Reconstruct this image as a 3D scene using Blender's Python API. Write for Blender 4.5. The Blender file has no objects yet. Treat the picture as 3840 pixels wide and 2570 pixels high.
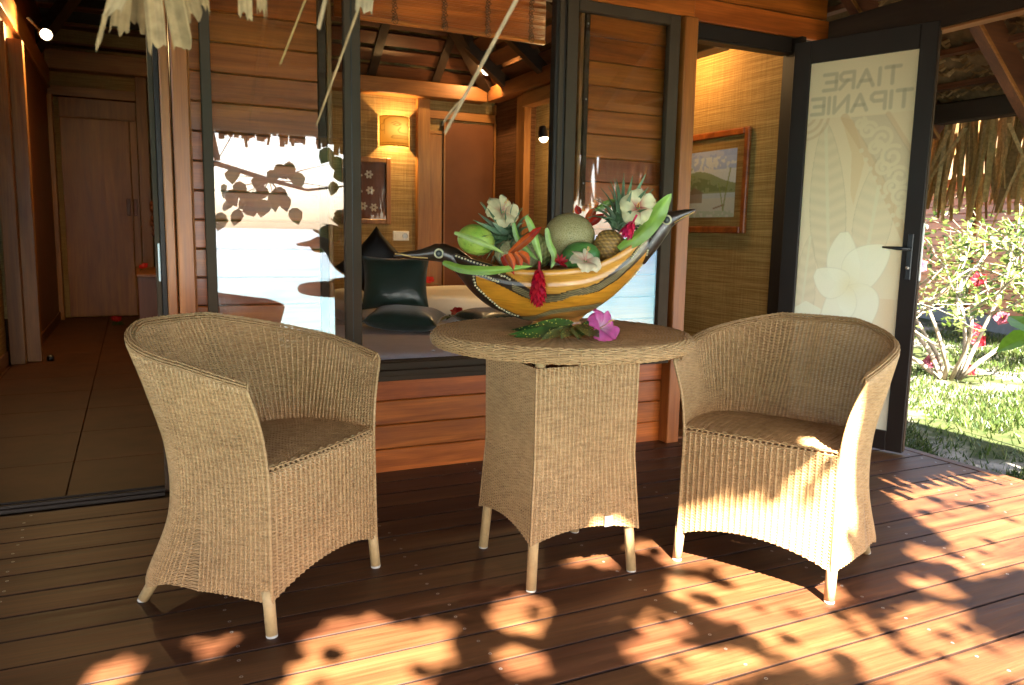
import bpy, bmesh, math, random
import numpy as np
from mathutils import Vector, Matrix
random.seed(7); rng = np.random.default_rng(7)
R = math.radians
sc = bpy.context.scene
col = sc.collection

# ------------------------------------------------------------------ camera
YAW, PITCH, ROLL = R(25.75), R(7.92), R(1.106)
fwd = Vector((math.sin(YAW)*math.cos(PITCH), math.cos(YAW)*math.cos(PITCH), -math.sin(PITCH)))
rgt = Vector((math.cos(YAW), -math.sin(YAW), 0)); upv = rgt.cross(fwd)
r2 = rgt*math.cos(ROLL)+upv*math.sin(ROLL); u2 = -rgt*math.sin(ROLL)+upv*math.cos(ROLL)
cam = bpy.data.cameras.new('camera'); camo = bpy.data.objects.new('camera', cam); col.objects.link(camo)
cam.sensor_width = 36; cam.lens = 27.616; cam.clip_start = .05; cam.clip_end = 6000
M3 = Matrix((r2, u2, -fwd)).transposed()
camo.matrix_world = Matrix.Translation((0, 0, 1.10)) @ M3.to_4x4()
cam.dof.use_dof = True; cam.dof.focus_distance = 2.45; cam.dof.aperture_fstop = 8.0
sc.camera = camo
# ------------------------------------------------------------------ sky and sun
SUNV = Vector((.18, .98, -1.0)).normalized()          # travel direction of the light
world = bpy.data.worlds.new('World'); sc.world = world; world.use_nodes = True
wn = world.node_tree; bg = wn.nodes['Background']
sky = wn.nodes.new('ShaderNodeTexSky'); sky.sky_type = 'NISHITA'; sky.sun_disc = False
sky.sun_elevation = math.asin(-SUNV.z); sky.sun_rotation = math.atan2(-SUNV.x, -SUNV.y)
sky.air_density = .75; sky.dust_density = 2.5; sky.ozone_density = .3
wn.links.new(sky.outputs[0], bg.inputs[0]); bg.inputs[1].default_value = .050
sun = bpy.data.lights.new('sun', 'SUN'); sun.energy = 5.0; sun.angle = R(.53); sun.color = (1, .94, .83)
suno = bpy.data.objects.new('sun', sun); col.objects.link(suno); suno.location = (-3, -16, 18)
suno.rotation_euler = SUNV.to_track_quat('-Z', 'Y').to_euler()
sc.view_settings.view_transform = 'Standard'; sc.view_settings.look = 'None'
sc.view_settings.gamma = 1; sc.view_settings.exposure = 4.38
sc.render.engine = 'CYCLES'
cy = sc.cycles; cy.use_denoising = True; cy.max_bounces = 9; cy.diffuse_bounces = 5; cy.glossy_bounces = 4
cy.transmission_bounces = 6; cy.transparent_max_bounces = 12; cy.caustics_reflective = False; cy.caustics_refractive = False
cy.sample_clamp_indirect = 6
try: cy.denoiser = 'OPENIMAGEDENOISE'; cy.denoising_input_passes = 'RGB_ALBEDO_NORMAL'
except Exception: pass

# ------------------------------------------------------------------ mesh helpers
class MB:
    def __init__(s): s.v = []; s.f = []; s.c = []
    def add(s, vs, fs, c=None):
        o = len(s.v); s.v += [tuple(p) for p in vs]; s.f += [tuple(i+o for i in q) for q in fs]
        s.c += [c]*len(vs); return s
    def box(s, x0, x1, y0, y1, z0, z1, c=None):
        return s.add([(x0,y0,z0),(x1,y0,z0),(x1,y1,z0),(x0,y1,z0),(x0,y0,z1),(x1,y0,z1),(x1,y1,z1),(x0,y1,z1)],
            [(0,3,2,1),(4,5,6,7),(0,1,5,4),(1,2,6,5),(2,3,7,6),(3,0,4,7)], c)
    def cbox(s, x0, x1, y0, y1, z0, z1, b=.004, c=None):      # box with chamfered edges
        X = (x0, x1); Y = (y0, y1); Z = (z0, z1); vs = []
        idx = {}
        for i in (0,1):
            for j in (0,1):
                for k in (0,1):
                    sx, sy, sz = (1-2*i)*b, (1-2*j)*b, (1-2*k)*b
                    for a, p in (('x',(X[i],Y[j]+sy,Z[k]+sz)),('y',(X[i]+sx,Y[j],Z[k]+sz)),('z',(X[i]+sx,Y[j]+sy,Z[k]))):
                        idx[i,j,k,a] = len(vs); vs.append(p)
        fs = []
        for i in (0,1):
            q = [idx[i,0,0,'x'],idx[i,1,0,'x'],idx[i,1,1,'x'],idx[i,0,1,'x']]; fs.append(q if i else q[::-1])
            q = [idx[0,i,0,'y'],idx[1,i,0,'y'],idx[1,i,1,'y'],idx[0,i,1,'y']]; fs.append(q[::-1] if i else q)
            q = [idx[0,0,i,'z'],idx[1,0,i,'z'],idx[1,1,i,'z'],idx[0,1,i,'z']]; fs.append(q if i else q[::-1])
        for i in (0,1):
            for j in (0,1):
                fs.append([idx[i,j,0,'x'],idx[i,j,1,'x'],idx[i,j,1,'y'],idx[i,j,0,'y']])
                fs.append([idx[i,0,j,'x'],idx[i,1,j,'x'],idx[i,1,j,'z'],idx[i,0,j,'z']])
                fs.append([idx[0,i,j,'y'],idx[1,i,j,'y'],idx[1,i,j,'z'],idx[0,i,j,'z']])
                for k in (0,1): fs.append([idx[i,j,k,'x'],idx[i,j,k,'y'],idx[i,j,k,'z']])
        return s.add(vs, fs, c)
    def bar(s, p, q, w, h, up=(0,0,1), c=None):               # rectangular bar from p to q
        p, q = Vector(p), Vector(q); d = (q-p).normalized(); u = Vector(up)
        sd = d.cross(u).normalized(); u = sd.cross(d)
        vs = [e+sd*a*w/2+u*b*h/2 for e in (p,q) for a, b in ((-1,-1),(1,-1),(1,1),(-1,1))]
        return s.add(vs, [(0,1,2,3),(7,6,5,4),(0,4,5,1),(1,5,6,2),(2,6,7,3),(3,7,4,0)], c)
    def tube(s, pts, rad, n=8, cap=True, c=None, flat=None):
        pts = [Vector(p) for p in pts]; m = len(pts)
        if not hasattr(rad, '__len__'): rad = [rad]*m
        vs = []; ref = None
        for i, p in enumerate(pts):
            t = (pts[min(i+1,m-1)]-pts[max(i-1,0)]).normalized()
            if ref is None: ref = Vector((0,0,1)) if abs(t.z) < .9 else Vector((1,0,0))
            a = t.cross(ref); a.normalize(); b = a.cross(t); ref = b
            for k in range(n):
                th = 2*math.pi*k/n; fl = flat or 1
                vs.append(p+(a*math.cos(th)+b*math.sin(th)*fl)*rad[i])
        fs = [(i*n+k, i*n+(k+1)%n, (i+1)*n+(k+1)%n, (i+1)*n+k) for i in range(m-1) for k in range(n)]
        if cap: fs += [tuple(range(n))[::-1], tuple((m-1)*n+k for k in range(n))]
        return s.add(vs, fs, c)
    def lathe(s, prof, n=24, c=None, o=(0,0,0)):
        vs = [(o[0]+r*math.cos(2*math.pi*k/n), o[1]+r*math.sin(2*math.pi*k/n), o[2]+z) for r, z in prof for k in range(n)]
        m = len(prof)
        fs = [(i*n+k, i*n+(k+1)%n, (i+1)*n+(k+1)%n, (i+1)*n+k) for i in range(m-1) for k in range(n)]
        fs += [tuple(range(n))[::-1], tuple((m-1)*n+k for k in range(n))]
        return s.add(vs, fs, c)
    def ell(s, o, r, n=12, m=8, c=None, rot=None):
        vs = []; 
        for i in range(m+1):
            ph = math.pi*i/m
            for k in range(n):
                th = 2*math.pi*k/n
                p = Vector((r[0]*math.sin(ph)*math.cos(th), r[1]*math.sin(ph)*math.sin(th), r[2]*math.cos(ph)))
                if rot is not None: p = rot @ p
                vs.append(Vector(o)+p)
        fs = [(i*n+k, (i+1)*n+k, (i+1)*n+(k+1)%n, i*n+(k+1)%n) for i in range(m) for k in range(n)]
        return s.add(vs, fs, c)
    def grid(s, P, c=None, flip=False):                        # P: rows x cols of points
        a, b = len(P), len(P[0]); vs = [p for row in P for p in row]
        fs = [(i*b+j, i*b+j+1, (i+1)*b+j+1, (i+1)*b+j) for i in range(a-1) for j in range(b-1)]
        if flip: fs = [q[::-1] for q in fs]
        return s.add(vs, fs, c)
    def ribbon(s, pts, wid, side, th=.0012, c=None, cup=0):   # thin solid blade: centre line, widths, side vector(s)
        L = []; m = len(pts)
        for i, p in enumerate(pts):
            p = Vector(p); sd = Vector(side[i] if hasattr(side[0], '__len__') else side).normalized()
            t = (Vector(pts[min(i+1,m-1)])-Vector(pts[max(i-1,0)])).normalized(); n = sd.cross(t).normalized()
            w = wid[i]/2; e = n*th/2
            L.append([p-sd*w+n*cup*w, p+e, p+sd*w+n*cup*w, p-e])
        vs = [q for l in L for q in l]
        fs = [(i*4+k, i*4+(k+1)%4, i*4+4+(k+1)%4, i*4+4+k) for i in range(m-1) for k in range(4)]
        return s.add(vs, fs, c)
    def build(s, name, mat, parent=None, smooth=False, loc=None):
        me = bpy.data.meshes.new(name); me.from_pydata(s.v, [], s.f); me.update()
        if any(x is not None for x in s.c):
            at = me.color_attributes.new('Col', 'FLOAT_COLOR', 'POINT')
            arr = np.ones((len(s.v), 4), np.float32)
            for i, x in enumerate(s.c):
                if x is not None: arr[i,:3] = x[:3]
            at.data.foreach_set('color', arr.ravel())
        return link(me, name, mat, parent, smooth, loc)
def link(me, name, mat, parent=None, smooth=False, loc=None):
    if smooth: me.polygons.foreach_set('use_smooth', [True]*len(me.polygons))
    me.materials.clear(); me.materials.append(mat)
    o = bpy.data.objects.new(name, me); col.objects.link(o)
    if loc is not None: o.location = loc
    if parent is not None: o.parent = parent
    return o
def np_mesh(name, V_, F_, C_=None):                            # fast mesh from numpy quads
    me = bpy.data.meshes.new(name); V_ = np.asarray(V_, np.float32); F_ = np.asarray(F_, np.int32)
    me.vertices.add(len(V_)); me.vertices.foreach_set('co', V_.ravel())
    k = F_.shape[1]; me.loops.add(F_.size); me.loops.foreach_set('vertex_index', F_.ravel())
    me.polygons.add(len(F_)); me.polygons.foreach_set('loop_start', np.arange(0, F_.size, k, dtype=np.int32))
    me.polygons.foreach_set('loop_total', np.full(len(F_), k, np.int32))
    if C_ is not None:
        at = me.color_attributes.new('Col', 'FLOAT_COLOR', 'POINT')
        a = np.ones((len(V_), 4), np.float32); a[:,:3] = C_; at.data.foreach_set('color', a.ravel())
    me.update(calc_edges=True); me.validate(); return me
def tag(o, label=None, cat=None, group=None, kind=None):
    if label: o['label'] = label
    if cat: o['category'] = cat
    if group: o['group'] = group
    if kind: o['kind'] = kind
    return o
def thing(name, label, cat, loc=(0,0,0), group=None, rz=0):
    o = bpy.data.objects.new(name, None); col.objects.link(o); o.location = loc; o.rotation_euler = (0,0,rz)
    o.empty_display_size = .1
    return tag(o, label, cat, group)
def copy_tree(o, parent=None):
    c = o.copy(); col.objects.link(c); c.parent = parent
    for ch in o.children: copy_tree(ch, c)
    return c

# ------------------------------------------------------------------ materials
def nmat(name, rough=.6, color=(.5,.5,.5), spec=.5, metal=0):
    m = bpy.data.materials.new(name); m.use_nodes = True; nt = m.node_tree; b = nt.nodes['Principled BSDF']
    b.inputs['Base Color'].default_value = (*color, 1); b.inputs['Roughness'].default_value = rough
    b.inputs['Specular IOR Level'].default_value = spec; b.inputs['Metallic'].default_value = metal
    return m, nt, b
class N:                                                        # tiny node DSL
    def __init__(s, nt): s.nt = nt
    def __call__(s, t, **k):
        n = s.nt.nodes.new('ShaderNode'+t)
        for a, v in k.items(): setattr(n, a, v)
        return n
    def l(s, a, b): s.nt.links.new(a, b)
    def math(s, op, a, b=None):
        n = s('Math', operation=op)
        for i, x in enumerate((a, b)):
            if x is None: continue
            if isinstance(x, (int, float)): n.inputs[i].default_value = x
            else: s.l(x, n.inputs[i])
        return n.outputs[0]
    def ramp(s, fac, stops):
        n = s('ValToRGB'); s.l(fac, n.inputs[0]); e = n.color_ramp.elements
        while len(e) < len(stops): e.new(.5)
        for i, (p, c) in enumerate(stops): e[i].position = p; e[i].color = (*c, 1) if len(c) == 3 else c
        return n.outputs[0]
    def coords(s, scale=(1,1,1), rnd=True, rot=(0,0,0)):
        tc = s('TexCoord'); v = tc.outputs['Object']
        if rnd:
            oi = s('ObjectInfo'); m = s.math('MULTIPLY', oi.outputs['Random'], 61.7); a = s('VectorMath', operation='ADD')
            s.l(v, a.inputs[0]); s.l(m, a.inputs[1]); v = a.outputs[0]
        mp = s('Mapping'); mp.inputs['Scale'].default_value = scale; mp.inputs['Rotation'].default_value = rot; s.l(v, mp.inputs[0])
        return mp.outputs[0]
    def noise(s, v, scale=1, detail=4, rough=.55, dist=0):
        n = s('TexNoise'); s.l(v, n.inputs['Vector']); n.inputs['Scale'].default_value = scale
        n.inputs['Detail'].default_value = detail; n.inputs['Roughness'].default_value = rough; n.inputs['Distortion'].default_value = dist
        return n.outputs['Fac']
    def mix(s, a, b, fac, blend='MIX'):
        n = s('MixRGB', blend_type=blend)
        for i, x in ((0, fac), (1, a), (2, b)):
            if isinstance(x, (int, float)): n.inputs[i].default_value = x
            elif isinstance(x, tuple): n.inputs[i].default_value = (*x, 1)
            else: s.l(x, n.inputs[i])
        return n.outputs[0]
    def bump(s, h, b, strength=.2, dist=.002):
        n = s('Bump'); n.inputs['Strength'].default_value = strength; n.inputs['Distance'].default_value = dist
        s.l(h, n.inputs['Height']); s.l(n.outputs[0], b.inputs['Normal'])
def wood(name, dark, light, axis='X', rough=.45, var=.3, sc_=1.0, spec=.4, bump=.25, fig=.6):
    m, nt, b = nmat(name, rough, light, spec); n = N(nt)
    i = 'XYZ'.index(axis)
    s1 = [9*sc_]*3; s1[i] = .9*sc_; s2 = [120*sc_]*3; s2[i] = 3*sc_
    f1 = n.noise(n.coords(s1), 1, 5, .6, 1.2); f2 = n.noise(n.coords(s2), 1, 3, .6, .3)
    c = n.ramp(f1, [(.28, dark), (.5, tuple((x*.55+y*.45) for x, y in zip(dark, light))), (.72, light)])
    g = n.ramp(f2, [(.3, (.62,.58,.55)), (.62, (1.12,1.1,1.08))])
    c = n.mix(c, g, fig, 'MULTIPLY')
    oi = n('ObjectInfo'); hs = n('HueSaturation'); n.l(c, hs.inputs['Color'])
    n.l(n.math('ADD', n.math('MULTIPLY', oi.outputs['Random'], var*2), 1-var), hs.inputs['Value'])
    h = n.math('ADD', n.math('MULTIPLY', n.math('FRACT', n.math('MULTIPLY', oi.outputs['Random'], 17.3)), .008), .4945)
    n.l(h, hs.inputs['Hue']); n.l(hs.outputs[0], b.inputs['Base Color'])
    n.l(n.math('ADD', n.math('MULTIPLY', f2, .3), rough-.15), b.inputs['Roughness'])
    n.bump(f2, b, bump, .0015); return m
def plain(name, color, rough=.6, spec=.4, noise=.15, nscale=20, metal=0, bump=0):
    m, nt, b = nmat(name, rough, color, spec, metal); n = N(nt)
    f = n.noise(n.coords((nscale,)*3), 1, 4)
    c = n.ramp(f, [(.25, tuple(x*(1-noise) for x in color)), (.75, tuple(min(1, x*(1+noise)) for x in color))])
    n.l(c, b.inputs['Base Color'])
    if bump: n.bump(f, b, bump, .002)
    return m
def vcol(name, rough=.6, spec=.3, noise=.12, nscale=40, bump=0, trans=0, sheen=0):
    m, nt, b = nmat(name, rough, (.5,.5,.5), spec); n = N(nt)
    a = n('VertexColor', layer_name='Col'); f = n.noise(n.coords((nscale,)*3), 1, 3)
    g = n.ramp(f, [(.3, (1-noise,)*3), (.7, (1+noise*.5,)*3)])
    c = n.mix(a.outputs[0], g, 1.0, 'MULTIPLY'); n.l(c, b.inputs['Base Color'])
    if bump: n.bump(f, b, bump, .003)
    if trans:
        t = n('BsdfTranslucent'); n.l(c, t.inputs[0]); ms = n('MixShader'); ms.inputs[0].default_value = trans
        out = nt.nodes['Material Output']; n.l(b.outputs[0], ms.inputs[1]); n.l(t.outputs[0], ms.inputs[2]); n.l(ms.outputs[0], out.inputs[0])
    return m
def matting(name, c0, c1):
    m, nt, b = nmat(name, .75, c1, .15); n = N(nt)
    f1 = n.noise(n.coords((2.2,2.2,170)), 1, 4, .7); f2 = n.noise(n.coords((210,210,5)), 1, 3, .6); f3 = n.noise(n.coords((.9,.9,1.6)), 1, 3)
    c = n.ramp(f1, [(.28, tuple(x*.72 for x in c0)), (.45, c0), (.62, c1)])
    c = n.mix(c, n.ramp(f2, [(.3, (.72,.7,.66)), (.65, (1.1,1.1,1.1))]), .8, 'MULTIPLY')
    c = n.mix(c, n.ramp(f3, [(.3, (.85,.83,.8)), (.7, (1.08,1.08,1.06))]), .8, 'MULTIPLY')
    n.l(c, b.inputs['Base Color']); n.bump(n.math('ADD', f1, f2), b, .35, .002); return m
def glow(name, color, strength):
    m = bpy.data.materials.new(name); m.use_nodes = True; nt = m.node_tree; nt.nodes.remove(nt.nodes['Principled BSDF'])
    e = nt.nodes.new('ShaderNodeEmission'); e.inputs[0].default_value = (*color, 1); e.inputs[1].default_value = strength
    nt.links.new(e.outputs[0], nt.nodes['Material Output'].inputs[0]); return m
def glass_mat(name, r0=.05, tint=(.985,.98,.97)):
    m = bpy.data.materials.new(name); m.use_nodes = True; nt = m.node_tree; nt.nodes.remove(nt.nodes['Principled BSDF']); n = N(nt)
    lw = n('LayerWeight'); lw.inputs[0].default_value = .5
    f = n.math('ADD', n.math('MULTIPLY', n.math('POWER', lw.outputs['Facing'], 5), 1-r0), r0)
    t = n('BsdfTransparent'); t.inputs[0].default_value = (*tint, 1); g = n('BsdfGlossy'); g.inputs['Roughness'].default_value = 0
    ms = n('MixShader'); n.l(f, ms.inputs[0]); n.l(t.outputs[0], ms.inputs[1]); n.l(g.outputs[0], ms.inputs[2])
    n.l(ms.outputs[0], nt.nodes['Material Output'].inputs[0]); return m

M = {}
M['deck'] = wood('deck_wood', (.036,.0112,.0038), (.140,.058,.0215), 'X', .5, .10, .8, .25, .4, .85)
M['deckside'] = plain('groove_shade_wood', (.018,.0065,.003), .7, .2, .3, 30)  # groove shade painted as a darker colour on the plank sides
M['siding'] = wood('siding_wood', (.21,.046,.006), (.60,.158,.020), 'X', .34, .18, 1, .5, .25)
M['sidingZ'] = wood('post_wood', (.22,.060,.009), (.46,.155,.026), 'Z', .38, .12, 1, .45, .25)
M['sidingY'] = wood('beam_wood_y', (.14,.045,.012), (.30,.115,.034), 'Y', .4, .12, 1, .45, .25)
M['inX'] = wood('inner_wood_x', (.18,.070,.016), (.40,.185,.048), 'X', .42, .12)
M['inY'] = wood('inner_wood_y', (.15,.06,.018), (.32,.15,.05), 'Y', .42, .12)
M['inZ'] = wood('inner_wood_z', (.18,.070,.016), (.40,.185,.048), 'Z', .42, .12)
M['doorZ'] = wood('door_wood', (.17,.060,.011), (.34,.145,.030), 'Z', .42, .12)
M['redZ'] = wood('red_wood', (.085,.027,.008), (.17,.057,.015), 'Z', .42, .12)
M['darkX'] = wood('dark_rafter_x', (.018,.010,.006), (.045,.026,.015), 'X', .6, .2)
M['darkY'] = wood('dark_rafter_y', (.018,.010,.006), (.045,.026,.015), 'Y', .6, .2)
M['lathX'] = wood('roof_board_x', (.06,.020,.010), (.16,.060,.024), 'X', .5, .25)
M['lathY'] = wood('roof_board_y', (.07,.024,.010), (.19,.070,.026), 'Y', .5, .25)
M['bronze'] = plain('bronze_aluminium', (.062,.038,.022), .65, .1, .08, 8, 0)
M['darkmetal'] = plain('dark_door_metal', (.020,.013,.009), .5, .25, .08, 8, 0)
M['black'] = plain('black_plastic', (.012,.012,.012), .4, .5)
M['steel'] = plain('steel', (.42,.40,.37), .4, .5, .1, 60, .8)
M['white'] = plain('white_plastic', (.75,.74,.70), .4, .5, .04)
M['tile'] = plain('brown_floor_tile', (.068,.023,.007), .55, .2, .35, 5)
M['grout'] = plain('grout', (.05,.028,.014), .8, .2)
M['mat'] = matting('woven_matting', (.30,.19,.075), (.48,.335,.145))
M['matdark'] = matting('woven_matting_red', (.115,.05,.022), (.20,.095,.045))
M['matdoor'] = matting('woven_matting_gold', (.36,.20,.058), (.56,.34,.11))
M['redpanel'] = plain('red_brown_panel', (.15,.052,.018), .55, .25, .14, 5)
M['glass'] = glass_mat('window_glass', .125)
M['picglass'] = glass_mat('picture_glass', .03)
# ================================================================== deck
PITCH_D = .1533; G0 = 2.647
deck = MB()
for x in np.arange(-2.8, 3.6, .6): deck.box(x-.03, x+.03, -.9, 3.40, -.22, -.045)
deck.box(-3.0, 3.70, 3.28, 3.42, -.22, -.0435)
deck = deck.build('deck', M['darkY']); tag(deck, 'reddish-brown hardwood plank deck of the veranda', 'deck', kind='structure')
scr = MB(); scr.lathe([(.0048,-.003),(.0048,.0003),(.0036,.0005),(.0022,-.0004),(.0001,-.0004)], 10)
scr_me = None
k0 = math.ceil((-.75-G0)/PITCH_D); k1 = math.floor((3.40-G0)/PITCH_D)
for k in range(k0, k1+1):
    y0 = G0+k*PITCH_D; y1 = min(y0+PITCH_D-.0075, 3.405)
    if y1-y0 < .03: continue
    m = MB(); b = .0022
    prof = [(y0,-.028),(y0,-b),(y0+b*.4,-b*.3),(y0+b,0),(y1-b,0),(y1-b*.4,-b*.3),(y1,-b),(y1,-.028)]
    dz = random.uniform(-.0012,.0008)
    cuts = [-3.0, 3.655] if k % 3 else [-3.0, random.choice([-.9,.75,2.0]), 3.655]
    for xa, xb in zip(cuts[:-1], cuts[1:]):
        m = MB(); vs = [(x, y, z+dz) for x in (xa+.0015, xb-.0015) for y, z in prof]; n_ = len(prof)
        fs = [(i, i+n_, i+1+n_, i+1) for i in range(n_-1)]+[(n_-1, 2*n_-1, n_, 0), tuple(range(n_)), tuple(range(2*n_-1, n_-1, -1))]
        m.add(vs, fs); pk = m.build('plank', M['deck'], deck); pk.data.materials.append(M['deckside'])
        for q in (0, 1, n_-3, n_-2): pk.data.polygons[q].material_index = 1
        if y1 < 1.25: continue
        for xs in np.arange(-2.8, 3.6, .6):
            if not (xa < xs < xb): continue
            for yy in (y0+.034, y1-.034):
                if scr_me is None: so = scr.build('screw', M['steel'], pk); scr_me = so.data; 
                else: so = bpy.data.objects.new('screw', scr_me); col.objects.link(so); so.parent = pk
                so.location = (xs+random.uniform(-.008,.008), yy+random.uniform(-.005,.005), dz)
        for yy in (y0+.034, y1-.034):
            if xb > 3.6:
                so = bpy.data.objects.new('screw', scr_me or 0); col.objects.link(so); so.parent = pk; so.location = (3.60, yy, dz)
e = MB(); e.cbox(3.659, 3.715, -.75, 3.405, -.14, .001, .003); e.build('edge_board', M['deck'], deck)

# ================================================================== facade
FY = 3.40; BP = .113
fac = thing('facade_wall', 'orange-brown varnished timber board wall with window and door openings', 'wall', (0,3.4,0))
def wbuild(m, name, mat, parent, **k):                         # world coordinate mesh under a parent
    o = m.build(name, mat, parent, **k)
    o.matrix_parent_inverse = Matrix.Translation(-parent.location) if parent.rotation_euler.z == 0 else (Matrix.Translation(parent.location) @ Matrix.Rotation(parent.rotation_euler.z, 4, 'Z')).inverted()
    return o
def board(x0, x1, z0, z1, y=FY, t=.022, mat='siding', parent=fac, name='board', gap=.0035):
    m = MB(); b = .004; z0 += gap/2; z1 -= gap/2
    dy = random.uniform(-.0008,.0008)
    prof = [(y+t,z0),(y+b+dy,z0),(y+dy,z0+b),(y+dy,z1-b),(y+b+dy,z1),(y+t,z1)]; n_ = 6
    vs = [(x, a, z) for x in (x0, x1) for a, z in prof]
    fs = [(i, i+n_, (i+1)%n_+n_, (i+1)%n_)[::-1] for i in range(n_)]+[tuple(range(n_)), tuple(range(2*n_-1, n_-1, -1))]
    m.add(vs, fs); return wbuild(m, name, M[mat], parent)
z = -.005
zs = [-.005, .107, .2205, .3335, .437]
for a, b_ in zip(zs[:-1], zs[1:]): board(.22, 2.598, a, b_)
def stack(x0, x1, za, zb, **k):
    z = za
    while z < zb-.01: board(x0, x1, z, min(z+BP+.002, zb), **k); z += BP+.002
stack(.225, .720, .44, 2.19); stack(2.026, 2.53, .44, 2.19)
stack(.07, 3.54, 2.192, 2.42, y=3.385); stack(.07, 3.2, 2.42, 2.76, y=3.385)
m = MB(); m.box(.22, 2.597, 3.425, 3.50, -.02, .436); m.box(.225,.72,3.425,3.47,.44,2.19); m.box(2.026,2.53,3.425,3.47,.44,2.19); m.box(.07,3.2,3.41,3.47,2.193,2.76); m.box(3.2,3.54,3.41,3.47,2.193,2.42)
wbuild(m, 'wall_core', M['darkX'], fac)
# corner posts
def zpost(x0, x1, y0, y1, z0, z1, name='post', mat='sidingZ', parent=fac, b=.004):
    m = MB(); m.cbox(x0, x1, y0, y1, z0, z1, b); return wbuild(m, name, M[mat], parent)
zpost(.118, .153, 3.355, 3.47, .0, 2.19); zpost(.158, .217, 3.325, 3.47, 0, 2.19)
zpost(.217, .2245, 3.345, 3.47, .0, 2.19, 'trim')
zpost(2.535, 2.612, 3.325, 3.47, .0, 2.189); zpost(2.612, 2.632, 3.38, 3.47, .0, 2.189, 'trim')
zpost(.722, .758, 3.395, 3.50, .44, 2.19, 'end_trim', 'bronze'); zpost(1.996, 2.024, 3.395, 3.50, .44, 2.19, 'end_trim', 'bronze')
zpost(.760, .782, 3.40, 3.55, .52, 2.19, 'window_jamb', 'inZ'); zpost(1.972, 1.994, 3.40, 3.55, .52, 2.19, 'window_jamb', 'inZ')
m = MB(); m.cbox(2.60, 3.56, 3.372, 3.384, 2.19, 2.30, .003); wbuild(m, 'fascia_board', M['siding'], fac)
m = MB(); m.cbox(1.90, 2.60, 3.345, 3.384, 2.192, 2.285, .003); wbuild(m, 'fascia_board', M['siding'], fac)
for k, zz in enumerate((.95, 1.35, 1.75, 2.1)):
    for xx in (2.010,):
        s_ = MB(); s_.ell((xx, 3.394, zz), (.005,.003,.005), 8, 6); wbuild(s_, 'screw', M['steel'], fac)
# sill track of the window
sill = thing('window_sill', 'dark aluminium sliding track under the open window', 'window sill', (1.2, 3.37, .44))
for y0, y1, z0, z1 in ((3.315,3.50,.440,.462),(3.315,3.335,.462,.486),(3.352,3.37,.462,.516),(3.388,3.404,.462,.520),(3.404,3.50,.462,.507)):
    m = MB(); m.cbox(.262 if y0<3.4 else .785, 2.515 if y0<3.4 else 1.97, y0, y1, z0, z1, .002); wbuild(m, 'track_rail', M['bronze'], sill)
# sliding glass panels
def panel(label, x0, x1, z0, z1, wl, wr, wb, wt, y0=3.338, y1=3.378, extra=None):
    t = thing('sliding_window', label, 'window', ((x0+x1)/2, y0, z0))
    for n_, a in (('stile',(x0,x0+wl,z0,z1)),('stile',(x1-wr,x1,z0,z1)),('rail',(x0+wl,x1-wr,z0,z0+wb)),('rail',(x0+wl,x1-wr,z1-wt,z1))):
        m = MB(); m.cbox(a[0], a[1], y0, y1, a[2], a[3], .0025); wbuild(m, n_, M['bronze'], t)
    m = MB(); m.box(x0+wl-.006, x1-wr+.006, (y0+y1)/2-.003, (y0+y1)/2+.003, z0+wb-.006, z1-wt+.006)
    wbuild(m, 'glass_pane', M['glass'], t); return t
w1 = panel('left sliding glass window panel reflecting the bright sea', .263, .886, .488, 2.188, .037, .068, .05, .05)
for x in (.846,): 
    m = MB(); m.box(x, x+.003, 3.3365, 3.3385, .50, 2.18); wbuild(m, 'groove_strip', M['black'], w1)
w2 = panel('right sliding glass window panel beside the door post', 1.868, 2.512, .488, 2.188, .058, .062, .05, .05)
w3 = thing('window_stop', 'black vertical aluminium frame at the right edge of the open window', 'window frame', (1.84, 3.36, .5))
m = MB(); m.cbox(1.81, 1.866, 3.345, 3.395, .488, 2.188, .003); wbuild(m, 'stile', M['darkmetal'], w3)
m = MB(); m.cbox(1.826, 1.852, 3.339, 3.3455, .488, 2.188, .002); wbuild(m, 'lip', M['bronze'], w3)

# rolled bamboo blind in the window head
bl = thing('bamboo_blind', 'orange bamboo slat blind pulled up in the window head', 'blind', (1.36, 3.44, 2.0))
m = MB(); z = 2.004
while z < 2.19:
    h = random.uniform(.0035,.0055); m.cbox(.80, 1.80, 3.432+random.uniform(-.001,.001), 3.438, z, z+h, .0008); z += h+random.uniform(.0004,.0012)
o = wbuild(m, 'slat', M['siding'], bl); o['kind'] = 'stuff'
m = MB(); z = 2.03
m.cbox(.80, 1.80, 3.426, 3.446, 1.985, 2.003, .003); wbuild(m, 'bottom_rail', M['siding'], bl)
for x in (.87, 1.06, 1.29, 1.50, 1.72):
    m = MB()
    for q in range(3):
        pts = [(x+(.008+.004*q)*math.sin(i*1.4+q*2.1), 3.428-.002*q, 1.992+i*.0085) for i in range(24)]
        m.tube(pts, .0018, 5)
    m.tube([(x+.012*math.cos(t)+.004, 3.425, 2.0+.016*math.sin(t)) for t in np.linspace(0,6.3,12)], .0016, 5)
    wbuild(m, 'cord_tape', M['matdark'], bl)

# ------------------------------------------------------------------ doorway on the right
dw = thing('door_frame', 'dark metal frame of the doorway with the open glass door', 'door frame', (2.97, 3.4, 0))
for a in ((2.634,3.31,3.395,3.47,2.118,2.188),(3.318,3.352,3.335,3.47,0,2.188),(2.632,2.65,3.40,3.46,0,2.118),(2.66,3.31,3.392,3.47,2.104,2.1175)):
    m = MB(); m.cbox(*a, .003); wbuild(m, 'jamb', M['darkmetal'], dw)
m = MB(); m.cbox(2.61, 3.33, 3.38, 3.52, -.002, .012, .003); wbuild(m, 'threshold', M['redZ'], dw)
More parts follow.
